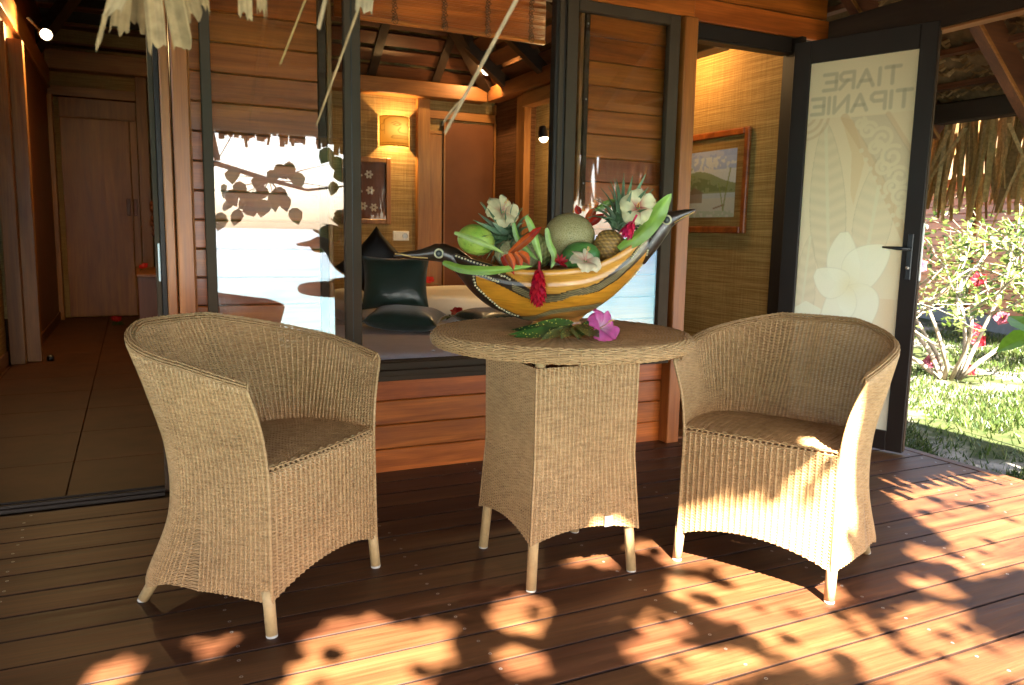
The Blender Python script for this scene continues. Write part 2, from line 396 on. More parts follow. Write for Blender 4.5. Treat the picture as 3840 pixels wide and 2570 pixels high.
# entry side wall with matting, floor
sw = MB(); sw.box(3.345, 3.40, 3.47, 6.4, 0, 2.9); sw = sw.build('side_wall', M['matdoor']); tag(sw, 'golden woven-matting wall carrying the framed watercolour, inside the doorway', 'wall')
m = MB(); m.cbox(3.33, 3.344, 3.47, 6.4, .0, .075, .003); m.build('skirting', M['inY'], sw)

# ================================================================== interior
rf = MB(); rf.box(-3.2, 4.2, 3.41, 11.4, -.12, -.012); rf = rf.build('indoor_floor', M['grout']); tag(rf, 'dark brown tiled indoor floor', 'floor', kind='structure')
tm = MB(); tm.cbox(-.2985,.2985,-.2985,.2985,-.012,0,.0025); tme = None
for ix in range(-3, 8):
    for iy in range(0, 13):
        x = -.29+ix*.6-.3; y = 3.80+iy*.6
        if x > 3.2: continue
        if tme is None: o = tm.build('tile', M['tile'], rf); tme = o.data
        else: o = bpy.data.objects.new('tile', tme); col.objects.link(o); o.parent = rf
        o.location = (x, y, 0)
th = thing('sliding_door_track', 'dark aluminium floor track of the wide open hall door', 'door track', (-.6, 3.45, 0))
for a in ((-3,.079,3.43,3.52,-.002,.014),(-3,.079,3.44,3.45,.0142,.028),(-3,.079,3.48,3.49,.0142,.028)):
    m = MB(); m.cbox(*a, .002); wbuild(m, 'rail', M['darkmetal'], th)
hs_ = thing('sliding_door', 'edge of the opened dark-framed hall door with white pull handle', 'door', (.1, 3.4, 0))
m = MB(); m.cbox(.079, .098, 3.40, 3.44, .03, 2.19, .002); wbuild(m, 'stile', M['bronze'], hs_)
m = MB(); m.cbox(.099, .1175, 3.385, 3.47, .0, 2.19, .002); wbuild(m, 'stile', M['darkmetal'], hs_)
m = MB(); m.cbox(.088, .096, 3.385, 3.399, .885, 1.035, .003); wbuild(m, 'handle', M['white'], hs_)
# --- bedroom: partition behind the siding, back wall, beams
def wall(name, label, box, mat, cat='wall'):
    m = MB(); m.box(*box); o = m.build(name, M[mat]); return tag(o, label, cat)
wl = wall('partition_wall', 'inner partition between the hall and the bedroom', (.24,.36,3.56,10.6,0,3.2), 'mat')
bw = wall('bedroom_wall', 'tan woven-matting back wall of the bedroom behind the lit lamp shade', (.36,3.345,6.52,6.62,0,2.9), 'mat')
def wpart(parent, name, mat, *boxes, b=.003):
    r_ = None
    for a in boxes: m = MB(); m.cbox(*a, b); r_ = m.build(name, M[mat], parent)
    return r_
wpart(bw, 'beam', 'inX', (.36,2.79,6.36,6.519,2.205,2.325), b=.006)
wpart(bw, 'stud', 'inZ', (2.20,2.31,6.46,6.519,0,2.204))
wpart(bw, 'lintel', 'inX', (2.311,2.92,6.47,6.519,2.05,2.12))
wpart(bw, 'stud', 'inZ', (2.905,2.925,6.462,6.519,0,2.049), (2.905,2.925,6.462,6.519,2.121,2.204))
dr = thing('bedroom_door', 'reddish-brown woven panel door standing in the bedroom back wall', 'door', (2.6,6.5,0))
m = MB(); m.cbox(2.44,2.904,6.475,6.515,0,2.03,.003); wbuild(m, 'leaf', M['redpanel'], dr)
m = MB(); m.cbox(2.311,2.436,6.490,6.515,0,1.92,.003); wbuild(m, 'side_panel', M['inZ'], dr)
m = MB(); m.cbox(2.311,2.436,6.490,6.515,1.925,1.955,.003); wbuild(m, 'side_panel', M['inX'], dr)
m = MB(); m.cbox(2.436,2.452,6.468,6.4745,0,2.03,.003); wbuild(m, 'edge', M['inZ'], dr)
rw = wall('return_wall', 'dark red-brown matting wall beside the bedroom door', (2.93,3.345,5.95,6.51,0,2.9), 'matdark')
wpart(rw, 'stud', 'inZ', (2.87,2.93,5.80,5.945,0,2.20)); wpart(rw, 'side_beam', 'sidingY', (2.79,2.90,3.48,6.36,2.205,2.325), b=.006)
wpart(rw, 'lower_beam', 'inY', (2.84,2.95,3.48,5.80,2.10,2.203), b=.004)
aw = wall('alcove_wall', 'yellow lit matting wall under the small round wall spotlight', (3.05,3.12,4.4,5.95,0,2.9), 'mat')
# --- hall
hb = wall('hall_wall', 'end wall of the dark hall around the plain wooden door', (-3.2,.24,10.72,10.8,0,3.4), 'mat')
wpart(hb, 'beam', 'inX', (-.95,.239,10.5,10.719,2.84,3.05), b=.006)
wpart(hb, 'lintel', 'inX', (-.93,.10,10.60,10.719,2.56,2.67))
wpart(hb, 'stud', 'inZ', (.105,.225,10.58,10.719,0,2.839))
hd = thing('hall_door', 'plain brown wooden door at the end of the dark hall', 'door', (-.3,10.7,0))
m = MB(); m.cbox(-.70,.02,10.66,10.70,.012,2.33,.004); wbuild(m, 'leaf', M['doorZ'], hd)
m = MB(); m.cbox(.024,.10,10.66,10.70,.012,2.33,.004); wbuild(m, 'side_leaf', M['doorZ'], hd)
m = MB(); m.cbox(-.70,.10,10.66,10.70,2.345,2.555,.004); wbuild(m, 'top_panel', M['doorZ'], hd)
m = MB(); m.cbox(-.72,.10,10.64,10.66,2.33,2.344,.003); wbuild(m, 'trim', M['inX'], hd)
for x in (-.045,.03): m = MB(); m.cbox(x,x+.045,10.635,10.659,1.22,1.42,.006); wbuild(m, 'handle', M['redZ'], hd)
hl = wall('hall_side_wall', 'red-brown wooden side wall of the hall beyond the doorway', (-.90,-.80,7.42,10.72,0,3.4), 'redZ')
wpart(hl, 'skirting', 'redZ', (-.80,-.785,7.5,10.7,0,.10)); wpart(hl, 'door_stud', 'inZ', (-.80,-.70,7.30,7.42,0,2.5), (-.905,-.80,7.20,7.42,0,2.6))
wpart(hl, 'stud', 'inZ', (-.80,-.75,10.45,10.64,0,2.55))
wpart(hl, 'beam', 'inY', (-.92,-.76,5.2,10.5,2.62,2.84), b=.006)
h2 = wall('hall_matting_wall', 'pale matting wall at the far left edge of the hall', (-1.02,-.93,5.95,7.25,0,3.4), 'mat')
wpart(h2, 'skirting', 'inY', (-.93,-.915,6.0,7.19,0,.11)); 
wpart(h2, 'stud', 'inZ', (-1.06,-.89,5.86,5.95,0,2.9))
fd = thing('wardrobe_door', 'edge of the pale wooden door at the left picture border', 'door', (-.85,5.6,0))
m = MB(); m.cbox(-.875,-.845,5.0,5.84,.03,2.25,.004); wbuild(m, 'leaf', M['inZ'], fd)
m = MB(); m.ell((-.832,5.62,.66),(.012,.03,.05),12,8); wbuild(m, 'knob', M['steel'], fd)
ds = MB(); ds.lathe([(.028,0),(.028,.03),(.02,.045),(.001,.05)],16); ds = ds.build('door_stop', M['black'], loc=(-.64,7.30,0), smooth=True); tag(ds, 'small black door stop on the hall floor', 'door stop')
hc = thing('hall_cabinet', 'dark low cabinet with a small dark carving at the right of the hall', 'cabinet', (.16,8.6,0))
m = MB(); m.cbox(.03,.238,8.2,9.6,0,.62,.004); wbuild(m, 'body', M['redZ'], hc)
m = MB(); m.cbox(.02,.239,8.19,9.61,.62,.65,.004); wbuild(m, 'top', M['doorZ'], hc)
# back walls of the hidden rest of the house, so the rooms are closed
wall('outer_wall', 'wooden wall closing the hall on the far left side', (-3.2,-3.1,3.5,10.8,0,3.4), 'redZ')
# --- indoor roof: boards on dark rafters rising from the bedroom beams
rof = thing('bedroom_roof', 'dark boarded roof with rafters above the bedroom', 'roof', (1.5,5,2.4))
def slope_back(s): return (6.48-s*.80, 2.33+s*.60)
for k in range(15):
    y0, z0 = slope_back(k*.16+.02); y1, z1 = slope_back(k*.16+.135)
    m = MB(); m.add([(.2,y0,z0),(2.75-k*.10,y0,z0),(2.75-k*.10-.07,y1,z1),(.2,y1,z1),(.2,y0+.012,z0+.016),(2.75-k*.10,y0+.012,z0+.016),(2.75-k*.10-.07,y1+.012,z1+.016),(.2,y1+.012,z1+.016)],
        [(0,1,2,3),(7,6,5,4),(0,4,5,1),(1,5,6,2),(2,6,7,3),(3,7,4,0)]); wbuild(m, 'roof_board', M['lathX'], rof)
for k in range(13):
    x0, z0 = 2.86-(k*.16+.02)*.8, 2.33+(k*.16+.02)*.6; x1, z1 = 2.86-(k*.16+.135)*.8, 2.33+(k*.16+.135)*.6
    ya = 6.36-k*.13
    m = MB(); m.add([(x0,3.6,z0),(x0,ya,z0),(x1,ya-.1,z1),(x1,3.6,z1),(x0+.012,3.6,z0+.016),(x0+.012,ya,z0+.016),(x1+.012,ya-.1,z1+.016),(x1+.012,3.6,z1+.016)],
        [(0,1,2,3),(7,6,5,4),(0,4,5,1),(1,5,6,2),(2,6,7,3),(3,7,4,0)]); wbuild(m, 'roof_board', M['lathY'], rof)
for yr in (3.9, 4.65, 5.4, 6.05):
    m = MB(); m.bar((2.86,yr,2.30),(1.0,yr,3.695),.075,.11); wbuild(m, 'rafter', M['darkX'], rof)
for xr in (.7, 1.25, 1.8, 2.35):
    m = MB(); m.bar((xr,6.5,2.31),(xr,4.2,4.035),.07,.02); wbuild(m, 'rafter', M['darkY'], rof)
m = MB(); m.bar((2.86,6.44,2.30),(.9,4.6,3.76),.10,.13); wbuild(m, 'hip_rafter', M['darkY'], rof)
m = MB(); m.box(-3.3,3.5,3.48,11,4.3,4.36); m.box(3.4,3.46,3.48,11,2.3,4.3); m.box(-3.3,3.5,6.64,6.7,2.9,4.3); m.box(-3.3,.3,10.8,10.9,3.4,4.3); m.box(-3.3,3.5,3.48,3.52,2.9,4.3); m.box(-3.32,-3.22,3.5,11,3.3,4.3); m.box(3.405,3.46,3.48,11,0,2.3); m.box(-3.3,3.5,10.82,11,0,4.3); m.box(.3,3.5,6.64,6.7,0,2.9); m.box(-3.4,-3.22,3.42,11,0,3.4); wbuild(m, 'roof_lining', M['darkX'], rof)
hr = thing('hall_roof', 'dark rafters and boards above the hall', 'roof', (-.5,8,3))
m = MB(); m.bar((-.86,5.4,2.86),(-.1,8.6,3.9),.10,.14); wbuild(m, 'rafter', M['darkY'], hr)
m = MB(); m.bar((-.84,9.8,2.9),(.5,7.2,4.1),.10,.14); wbuild(m, 'rafter', M['darkY'], hr)
m = MB(); m.bar((-.9,4.2,2.66),(-.9,7.4,2.66),.16,.14); wbuild(m, 'rafter', M['darkY'], hr)
for k in range(9):
    m = MB(); m.box(-.8,.5,10.4-k*.26,10.6-k*.26,3.1+k*.14,3.115+k*.14); wbuild(m, 'roof_board', M['lathX'], hr)
# ================================================================== veranda roof
def pix(vx, vy):                                               # direction of a photo point (2343 px wide frame), for laying out
    k = 3840/2343; x, y = vx*k, vy*k
    return fwd + r2*((x-1920)/2945.75) - u2*((y-1285)/2945.75)
def gnd(vx, vy, z=0):
    d = pix(vx, vy); t = (z-1.1)/d.z; return Vector((0,0,1.1))+d*t
EY, EX, EZ, S1, S2 = .97, 4.35, 1.76, .60, .85
def zf(y): return EZ+(y-EY)*S1
def zr(x): return EZ+(EX-x)*S2
M['thatch'] = vcol('dry_thatch', .8, .1, .35, 60, .3, .45)
M['thatchroof'] = plain('thatch_layer', (.17,.105,.055), .9, .1, .5, 18, bump=.8)
roof = thing('veranda_roof', 'dark timber veranda roof lined with folded thatch leaves', 'roof', (2, 2, 1.7))
def hipx(y): return EX-(zf(y)-EZ)/S2
YT = 3.44; XT = 3.46
m = MB()                                                        # front slope and right slope, 14 cm thick
def slab(P):
    up = [(p[0], p[1], p[2]+.16) for p in P]; k = len(P)
    m.add(list(P)+up, [tuple(range(k))[::-1], tuple(range(k, 2*k))]+[(i, (i+1)%k, (i+1)%k+k, i+k) for i in range(k)])
slab([(-4.5,EY,EZ+.1),(EX,EY,EZ+.1),(hipx(3.4),3.4,zf(3.4)+.1),(-4.5,3.4,zf(3.4)+.1)])
slab([(-4.5,3.4,zf(3.4)+.1),(hipx(3.4),3.4,zf(3.4)+.1),(1.0,6.5,4.6),(-4.5,6.5,4.6)])
slab([(EX,EY,EZ+.1),(EX,8.5,EZ+.1),(hipx(3.4),8.5,zf(3.4)+.1),(hipx(3.4),3.4,zf(3.4)+.1)])
wbuild(m, 'thatch_layer', M['thatchroof'], roof)
for x in np.arange(-4.2, 3.3, .62):
    m = MB(); m.bar((x,EY+.03,zf(EY+.03)-.01),(x,3.36,zf(3.36)-.01),.05,.10); wbuild(m, 'rafter', M['darkY'], roof)
for i, y in enumerate(np.arange(1.15, 3.4, .28)):
    m = MB(); m.bar((-4.5,y,zf(y)+.065),(hipx(y),y,zf(y)+.065),.05,.035,(0,-S1,1)); wbuild(m, 'batten', M['lathX'], roof)
for y in (2.08, 2.66, 3.22, 3.9, 4.6):
    xa = max(hipx(min(y,3.4)), hipx(3.4)); m = MB(); m.bar((EX-.02,y,zr(EX-.02)-.02),(xa,y,zr(xa)-.02),.055,.15); wbuild(m, 'rafter', M['lathX'], roof)
    m = MB(); m.bar((EX-.05,y-.02,zr(EX-.05)-.105),(xa,y-.02,zr(xa)-.105),.03,.018); wbuild(m, 'rafter_edge', M['inX'], roof)
for x in np.arange(3.0, 4.35, .17):
    m = MB(); ylo = EY+max(0,(zr(x)-EZ)/S1); m.bar((x,ylo,zr(x)+.07),(x,8,zr(x)+.07),.06,.03); wbuild(m, 'batten', M['lathY'], roof)
m = MB(); m.bar((EX,EY,EZ-.02),(hipx(3.38),3.38,zf(3.38)-.02),.08,.14); wbuild(m, 'hip_rafter', M['darkX'], roof)
m = MB(); m.cbox(3.545,3.625,1.2,3.384,2.118,2.30,.005); wbuild(m, 'tie_beam', M['darkY'], roof)
m = MB(); m.cbox(3.548,3.622,1.2,3.384,2.106,2.1175,.002); wbuild(m, 'beam_edge', M['inY'], roof)
m = MB(); m.cbox(EX-.12,EX-.03,1.0,8.0,1.775,1.885,.006); wbuild(m, 'eave_beam', M['darkY'], roof)
m = MB(); m.cbox(-4.5,EX-.13,EY+.05,EY+.13,1.74,1.868,.006); wbuild(m, 'eave_beam', M['darkX'], roof)
m = MB(); m.bar((3.62,2.0,2.16),(4.24,1.75,1.80),.06,.09); wbuild(m, 'brace', M['darkX'], roof)
for px_, py_ in ((4.20,.98+.16),):
    m = MB(); m.tube([(px_,py_,-.12),(px_,py_,1.72)],.055,12); wbuild(m, 'post', M['darkX'], roof)
# folded leaves of the thatch underside, near the corner that shows
m = MB()
tc = ((.36,.20,.09),(.28,.15,.065),(.44,.27,.13),(.22,.11,.05))
for i in range(900):
    x = random.uniform(3.2, 4.3); y = random.uniform(1.5, 3.3)
    if zf(y) < zr(x): continue
    z = zr(x)+.075+random.uniform(-.012,.012); a = random.uniform(-.5,.5); L = random.uniform(.05,.11); w = random.uniform(.015,.03)
    d = Vector((math.sin(a)*.3, math.cos(a), random.uniform(-.25,.1))); n0 = Vector((x,y,z))
    pts = [n0-d*L/2+Vector((0,0,.012)), n0-Vector((0,0,.012*random.random())), n0+d*L/2+Vector((0,0,.012))]
    m.ribbon(pts, [w*.7,w,w*.6], (1,0,-S2), .002, random.choice(tc), random.uniform(-.5,.5))
o = wbuild(m, 'folded_leaf', M['thatch'], roof); o['kind'] = 'stuff'
# hanging fringes
pal = ((.58,.365,.15),(.50,.29,.105),(.66,.44,.20),(.40,.215,.08),(.54,.325,.12))
def strip(m, top, length, width, lean, face, curl=0, c=None, tipw=.9, jag=True):
    top = Vector(top); c = c or random.choice(pal); n_ = 6; side = Vector(face)
    out = side.cross(Vector((0,0,1))).normalized(); pts = []; wd = []
    for i in range(n_):
        t = i/(n_-1); pts.append(top+Vector((0,0,-length*t))+side*lean*t*length+out*(curl*t*t*length+random.uniform(-.002,.002)))
        wd.append(width*(1+(tipw-1)*t))
    m.ribbon(pts, wd, side, .0018, c, random.uniform(-.35,.35))
fr = thing('side_thatch_fringe', 'brown dry leaf fringe hanging from the eave at the right of the veranda', 'thatch', (EX, 2.8, 1.75))
for i in range(215):
    tw = random.uniform(-.8,.8); lay = i % 3; y = 2.1+(i/215)*1.45+random.uniform(-.02,.02); m = MB(); kk = random.uniform(.7,1.15)
    L = random.choice((random.uniform(.33,.55), random.uniform(.42,.60)))
    strip(m, (EX+.0+lay*.055, y, 1.82), L, random.uniform(.018,.046), random.gauss(0,.10), (math.sin(tw),math.cos(tw),0), random.uniform(-.12,.12), tuple(x*kk for x in random.choice(pal)), random.uniform(.25,.9))
    wbuild(m, 'leaf_strip', M['thatch'], fr)
for y, l, w, ln in ((3.02,.62,.035,.75),(2.78,.50,.028,-.5),(2.60,.55,.03,.45),(3.12,.55,.03,.5),(2.5,.5,.02,-.7)):
    m = MB(); strip(m, (EX-.06, y, 1.74), l, w, ln, (0,1,0), .1, pal[2], .3); wbuild(m, 'leaf_strip', M['thatch'], fr)
m = MB()
for i in range(230):
    y = random.choice((random.uniform(EY, 2.1), random.uniform(3.5, 7.5))); strip(m, (EX+random.uniform(-.02,.05), y, 1.80), random.uniform(.3,.55), random.uniform(.02,.05), random.gauss(0,.1), (0,1,0), .05)
o = wbuild(m, 'fringe_rest', M['thatch'], fr); o['kind'] = 'stuff'
ff = thing('front_thatch_fringe', 'pale dry leaf ends hanging from the eave into the top of the view', 'thatch', (.1, EY, 1.75))
def hang(vx0, vy0, vx1, vy1, wpx, y, c=(.62,.50,.30), tip=.92, ext=True):            # a leaf end that runs between two photo points at depth y
    A = pix(vx0, vy0); B = pix(vx1, vy1); a = Vector((0,0,1.1))+A*(y/A.y); b = Vector((0,0,1.1))+B*(y/B.y)
    w = wpx/1797*y/B.y*1.0; c = (c[0]*.66, c[1]*.51, c[2]*.38)
    d = (b-a).normalized(); a = a-d*max(0,(1.78-a.z)/max(-d.z,.2))*(.98 if ext else 0)
    side = Vector((1,.0,0)); side = (side-d*side.dot(d)).normalized()
    m = MB(); n_ = 9; nc = 9 if wpx > 20 else 3; nrm = d.cross(side).normalized(); ends = [random.uniform(-.012,.004) for _ in range(nc)]; fold = random.uniform(-.3,.3); Ls = (b-a).length
    vs = []; cs = []; tone = [random.uniform(.62,1.08) for _ in range(nc)]
    for th_ in (0, .0016):
        for i in range(n_):
            for j in range(nc):
                q = -1+2*j/(nc-1); t = i/(n_-1); p = a+d*((Ls+ends[j])*t if i == n_-1 else Ls*t*.985)
                vs.append(p+side*w/2*q*(1+(tip-1)*t)+nrm*(th_+fold*w*abs(q)*.5+.004*math.sin(t*5+vx0))); k = tone[j]*random.uniform(.92,1.06); cs.append(tuple(x*k for x in c))
    f1 = [(i*nc+j, i*nc+j+1, (i+1)*nc+j+1, (i+1)*nc+j) for i in range(n_-1) for j in range(nc-1)]; o_ = n_*nc
    m.add(vs, f1+[tuple(x+o_ for x in q[::-1]) for q in f1]+[((n_-1)*nc+j, (n_-1)*nc+j+1, (n_-1)*nc+j+1+o_, (n_-1)*nc+j+o_) for j in range(nc-1)]); m.c = cs
    return wbuild(m, 'leaf_strip', M['thatch'], ff)
for a in ((262,-40,222,112,16,.93,(.60,.48,.28),.6),(300,-60,252,40,34,.90,(.66,.56,.36),.9),(285,-60,272,85,44,.98,(.52,.40,.22),.9),(318,-60,312,72,40,1.0,(.56,.44,.25),.9),(345,-60,362,120,44,.96,(.64,.52,.31),.9),
          (385,-60,420,112,46,.97,(.60,.49,.28),.92),(420,-60,448,50,46,.99,(.56,.45,.26),.9),(455,-60,462,30,36,1.0,(.5,.4,.22),.9),(560,-60,562,48,36,.96,(.62,.50,.29),.85),(598,-60,600,40,28,.98,(.58,.46,.26),.8),
          (722,-60,638,158,11,.94,(.62,.46,.20),.35),(760,-60,728,72,18,.92,(.64,.55,.36),.5),(850,-60,722,290,12,.97,(.58,.46,.27),.3),(838,-50,830,30,44,.93,(.70,.62,.42),.9),(1215,-60,1012,312,15,.95,(.70,.60,.42),.45),(1058,228,1006,290,9,.95,(.6,.5,.33),.4,False)):
    hang(*a)
m = MB()
for i in range(900):
    x = random.uniform(-4.5, EX)
    zt = 1.48 if (.0 < x < .4) else (1.72 if .45 < x < 1.5 else 1.42)
    if -.1 < x < .5: zt = 1.52
    if 1.3 < x < 2.1: zt = 1.66
    zt += random.gauss(0,.035)
    if x > 2.2 or x < -.25: zt -= random.uniform(0,.12)
    strip(m, (x, EY+random.uniform(-.05,.06), 1.84), 1.84-zt, random.uniform(.018,.045), random.gauss(0,.10), (1,0,0), random.uniform(-.1,.1))
o = wbuild(m, 'fringe_rest', M['thatch'], ff); o['kind'] = 'stuff'

# ================================================================== ground, beach, sea
gm, nt, b_ = nmat('lawn_ground', .9, (.1,.1,.05), .1); n = N(nt)
f = n.noise(n.coords((1.1,1.1,1.1), False), 1, 5, .6); f2 = n.noise(n.coords((9,9,9), False), 1, 4)
g = n.mix(n.ramp(f2, [(.3,(.02,.03,.008)),(.7,(.05,.055,.018))]), n.ramp(f2, [(.3,(.13,.115,.09)),(.7,(.30,.27,.22))]), n.ramp(f, [(.47,(0,0,0)),(.58,(1,1,1))]))
n.l(g, b_.inputs['Base Color']); n.bump(f2, b_, .6, .02); M['lawn'] = gm
M['sand'] = plain('beach_sand', (.55,.48,.37), .9, .2, .2, 6, bump=.4)
gr = MB(); P = []
for y in (-3.2,-2.0,-1.0,0,2,4,8,15,40,160):
    z = -.12 if y >= -1 else -.12-(-1-y)*.24
    P.append([(x, y, z) for x in (-160,-40,-12,-4,0,3.7,6,9,14,40,160)])
gr.grid(P); gr = gr.build('ground', M['lawn']); tag(gr, 'sunlit lawn and sandy soil around the bungalow', 'ground', kind='structure')
be = MB(); be.grid([[(x, y, z) for x in (-200,-20,0,20,200)] for y, z in ((-60,-2.2),(-8,-1.35),(-4.2,-.85),(-2.9,-.548),(-1.2,-.150),(-.78,-.112))]); be = be.build('beach', M['sand']); tag(be, 'pale beach sand sloping into the lagoon', 'beach', kind='structure')
sm, nt, b_ = nmat('lagoon_water', .12, (.1,.35,.4), .5); n = N(nt)
tcn = n('TexCoord'); sx = n('SeparateXYZ'); n.l(tcn.outputs['Object'], sx.inputs[0])
dd = n.math('MULTIPLY', sx.outputs['Y'], -1/45.0)
n.l(n.ramp(dd, [(.05,(.26,.34,.31)),(.25,(.08,.27,.34)),(.9,(.02,.13,.24))]), b_.inputs['Base Color'])
w1_ = n.noise(n.coords((1.3,3.2,1), False), 1, 6, .65); n.bump(w1_, b_, .9, .22); M['sea'] = sm
se = MB(); se.grid([[(x, y, -.74) for x in (-5000,-300,-30,0,30,300,5000)] for y in (-5000,-600,-60,-20,-6,-3.6)]); se = se.build('sea', M['sea']); tag(se, 'blue lagoon water behind the beach', 'sea', kind='structure')

# ================================================================== shade tree between the sea and the veranda
M['leaf'] = vcol('tree_leaf', .45, .4, .2, 30, .0, .28)
M['bark'] = plain('bark', (.20,.15,.10), .9, .1, .4, 14, bump=.6)
def A_(x, y): return gnd(976.2+.5833*x, 1159.2+.5833*y)
def B_(x, y): return gnd(.4687*x, 1311.8+.4687*y)
LIT = []
def poly(fn, *pts): LIT.append([(fn(*p).x, fn(*p).y) for p in pts])
def elp(fn, cx, cy, rx, ry, tilt=0):
    c_, s_ = math.cos(tilt), math.sin(tilt)
    poly(fn, *[(cx+rx*math.cos(t)*c_-ry*math.sin(t)*s_, cy+rx*math.cos(t)*s_+ry*math.sin(t)*c_) for t in np.linspace(0, 2*math.pi, 15)[:-1]])
for a in ((370,410,115,66),(370,610,100,55),(1040,330,85,42),(1160,380,80,55),(920,460,85,45),(900,560,115,48),(1340,470,95,48),(1980,440,150,55),(2050,510,150,60),(2160,245,65,50),(1950,185,75,26,.2),(1970,300,120,22,.3),(1820,640,120,55),(1090,590,70,30)): elp(A_, *a)
poly(A_, (545,215),(600,180),(700,180),(755,228),(600,252)); poly(A_, (815,140),(860,130),(950,190),(1000,180),(1200,215),(1350,270),(1500,345),(1640,425),(1760,425),(1760,475),(1560,450),(1400,375),(1250,305),(1130,245),(960,225))
poly(A_, (1420,440),(1700,470),(1750,520),(1500,600),(1350,620),(1150,695),(950,740),(930,690),(1200,610),(1330,560),(1400,520))
poly(A_, (1880,10),(2343,-10),(2500,150),(2400,260),(2280,235),(2200,170),(2050,130),(1950,60)); poly(A_, (1850,760),(2080,610),(2400,510),(2500,760))
poly(A_, (1740,-110),(2343,-160),(2400,0),(1880,20))
for a in ((1055,250,22,32),(1060,345,33,58),(950,390,28,58),(515,350,20,20),(160,515,28,30),(620,420,18,42),(990,305,18,15),(915,460,15,45),(1090,450,18,40)): elp(B_, *a)
poly(B_, (480,400),(550,380),(550,460),(545,600),(450,600)); poly(B_, (1500,300),(1600,260),(1700,300),(1800,205),(1880,210),(1920,290),(2000,230),(2140,200),(2190,270),(2180,320),(2120,370),(2080,440),(2060,640),(1400,640),(1430,470),(1520,440))
LIT.append([(1.60,2.13),(1.66,2.24),(1.80,2.08),(1.87,1.93),(1.80,1.85)]); LIT.append([(1.93,2.05),(1.97,2.24),(2.03,2.24),(2.03,1.9),(1.96,1.66),(1.88,1.68),(1.91,1.86)])
LITN = [np.array(p) for p in LIT]; LBB = [(p.min(0), p.max(0)) for p in LITN]
def inlit(x, y):
    for p, (lo, hi) in zip(LITN, LBB):
        if not (lo[0] < x < hi[0] and lo[1] < y < hi[1]): continue
        ins = False; j = len(p)-1
        for i in range(len(p)):
            if (p[i,1] > y) != (p[j,1] > y) and x < (p[j,0]-p[i,0])*(y-p[i,1])/(p[j,1]-p[i,1])+p[i,0]: ins = not ins
            j = i
        if ins: return True
    return False
def leaf(m, o, d, nrm, L, w, c, bend=.15):                       # heart-ish leaf, 8 faces
    d = Vector(d).normalized(); nrm = Vector(nrm); s = d.cross(nrm).normalized(); nrm = s.cross(d); o = Vector(o)
    prof = ((0,.0),(.12,.62),(.38,1),(.7,.72),(1,0)); vs = []
    for t, k in prof:
        c0 = o+d*L*t-nrm*bend*L*t*t
        vs += [c0-s*w/2*k+nrm*.10*w*k, c0, c0+s*w/2*k+nrm*.10*w*k]
    fs = []
    for i in range(4):
        a = i*3; fs += [(a,a+3,a+4,a+1),(a+1,a+4,a+5,a+2)]
    m.add(vs, fs, c)
def branch(m, pts, r0, r1, n=7):
    k = len(pts); m.tube(pts, [r0+(r1-r0)*i/(k-1) for i in range(k)], n)
tree = thing('shade_tree', 'broad-leaved beach tree whose leaves dapple the deck', 'tree', (-1.6,-2.6,-.5))
cr = MB(); wd = MB(); lg = ((.085,.112,.032),(.11,.138,.04),(.062,.085,.026),(.135,.155,.05))
nleaf = 0
sd = SUNV/(-SUNV.z)
for i in range(22000):
    gx = random.uniform(-.9, 4.1); gy = random.uniform(.2, 2.85)
    rr = random.uniform(.05,.095); ok = True
    for a in range(7):
        q = 0 if a == 6 else rr*.9
        if inlit(gx+q*math.cos(a*1.047), gy+q*math.sin(a*1.047)): ok = False; break
    if not ok: continue
    z = random.uniform(3.4, 5.2)
    p = Vector((gx, gy, 0))-sd*z
    nr = (-SUNV+Vector((random.gauss(0,.35),random.gauss(0,.35),random.gauss(0,.35)))).normalized()
    d = nr.cross(Vector((random.gauss(0,1),random.gauss(0,1),random.gauss(0,1)))).normalized()
    leaf(cr, p-d*rr, d, nr, rr*2.1, rr*1.9, random.choice(lg)); nleaf += 1
    if nleaf > 4600: break
for i in range(14000):                                           # twig leaves filling the gaps
    gx = random.uniform(-.9, 4.1); gy = random.uniform(.6, 2.7); rr = random.uniform(.022,.04)
    if any(inlit(gx+q*math.cos(a), gy+q*math.sin(a)) for q in (0, rr) for a in (0,1.57,3.14,4.71)) and random.random() > .055: continue
    z = random.uniform(3.0, 4.6); p = Vector((gx, gy, 0))-sd*z; nr = (-SUNV+Vector((random.gauss(0,.3),random.gauss(0,.3),random.gauss(0,.3)))).normalized()
    d = nr.cross(Vector((random.gauss(0,1),random.gauss(0,1),random.gauss(0,1)))).normalized(); leaf(cr, p-d*rr, d, nr, rr*2.2, rr*1.9, random.choice(lg))
    nleaf += 1
    if nleaf > 9500: break
for i in range(13000):                                            # outer crown, added out of view to block sky light from the deck
    p = Vector((random.uniform(-6.5,3.4), random.uniform(-6.5,-.8), random.uniform(2.9,5.4))); g_ = p+sd*p.z; rr = random.uniform(.09,.15)
    if any(inlit(g_.x+q*math.cos(a), g_.y+q*math.sin(a)) for q in (0, rr) for a in (0,1.57,3.14,4.71)): continue
    if g_.y > .2 and g_.x > -.9: continue
    nr = Vector((random.gauss(0,.6),random.gauss(-.3,.6),1)); d = Vector((random.gauss(0,1),random.gauss(0,1),random.gauss(-.3,.4)))
    leaf(cr, p, d, nr, rr*2.2, rr*2, random.choice(lg))
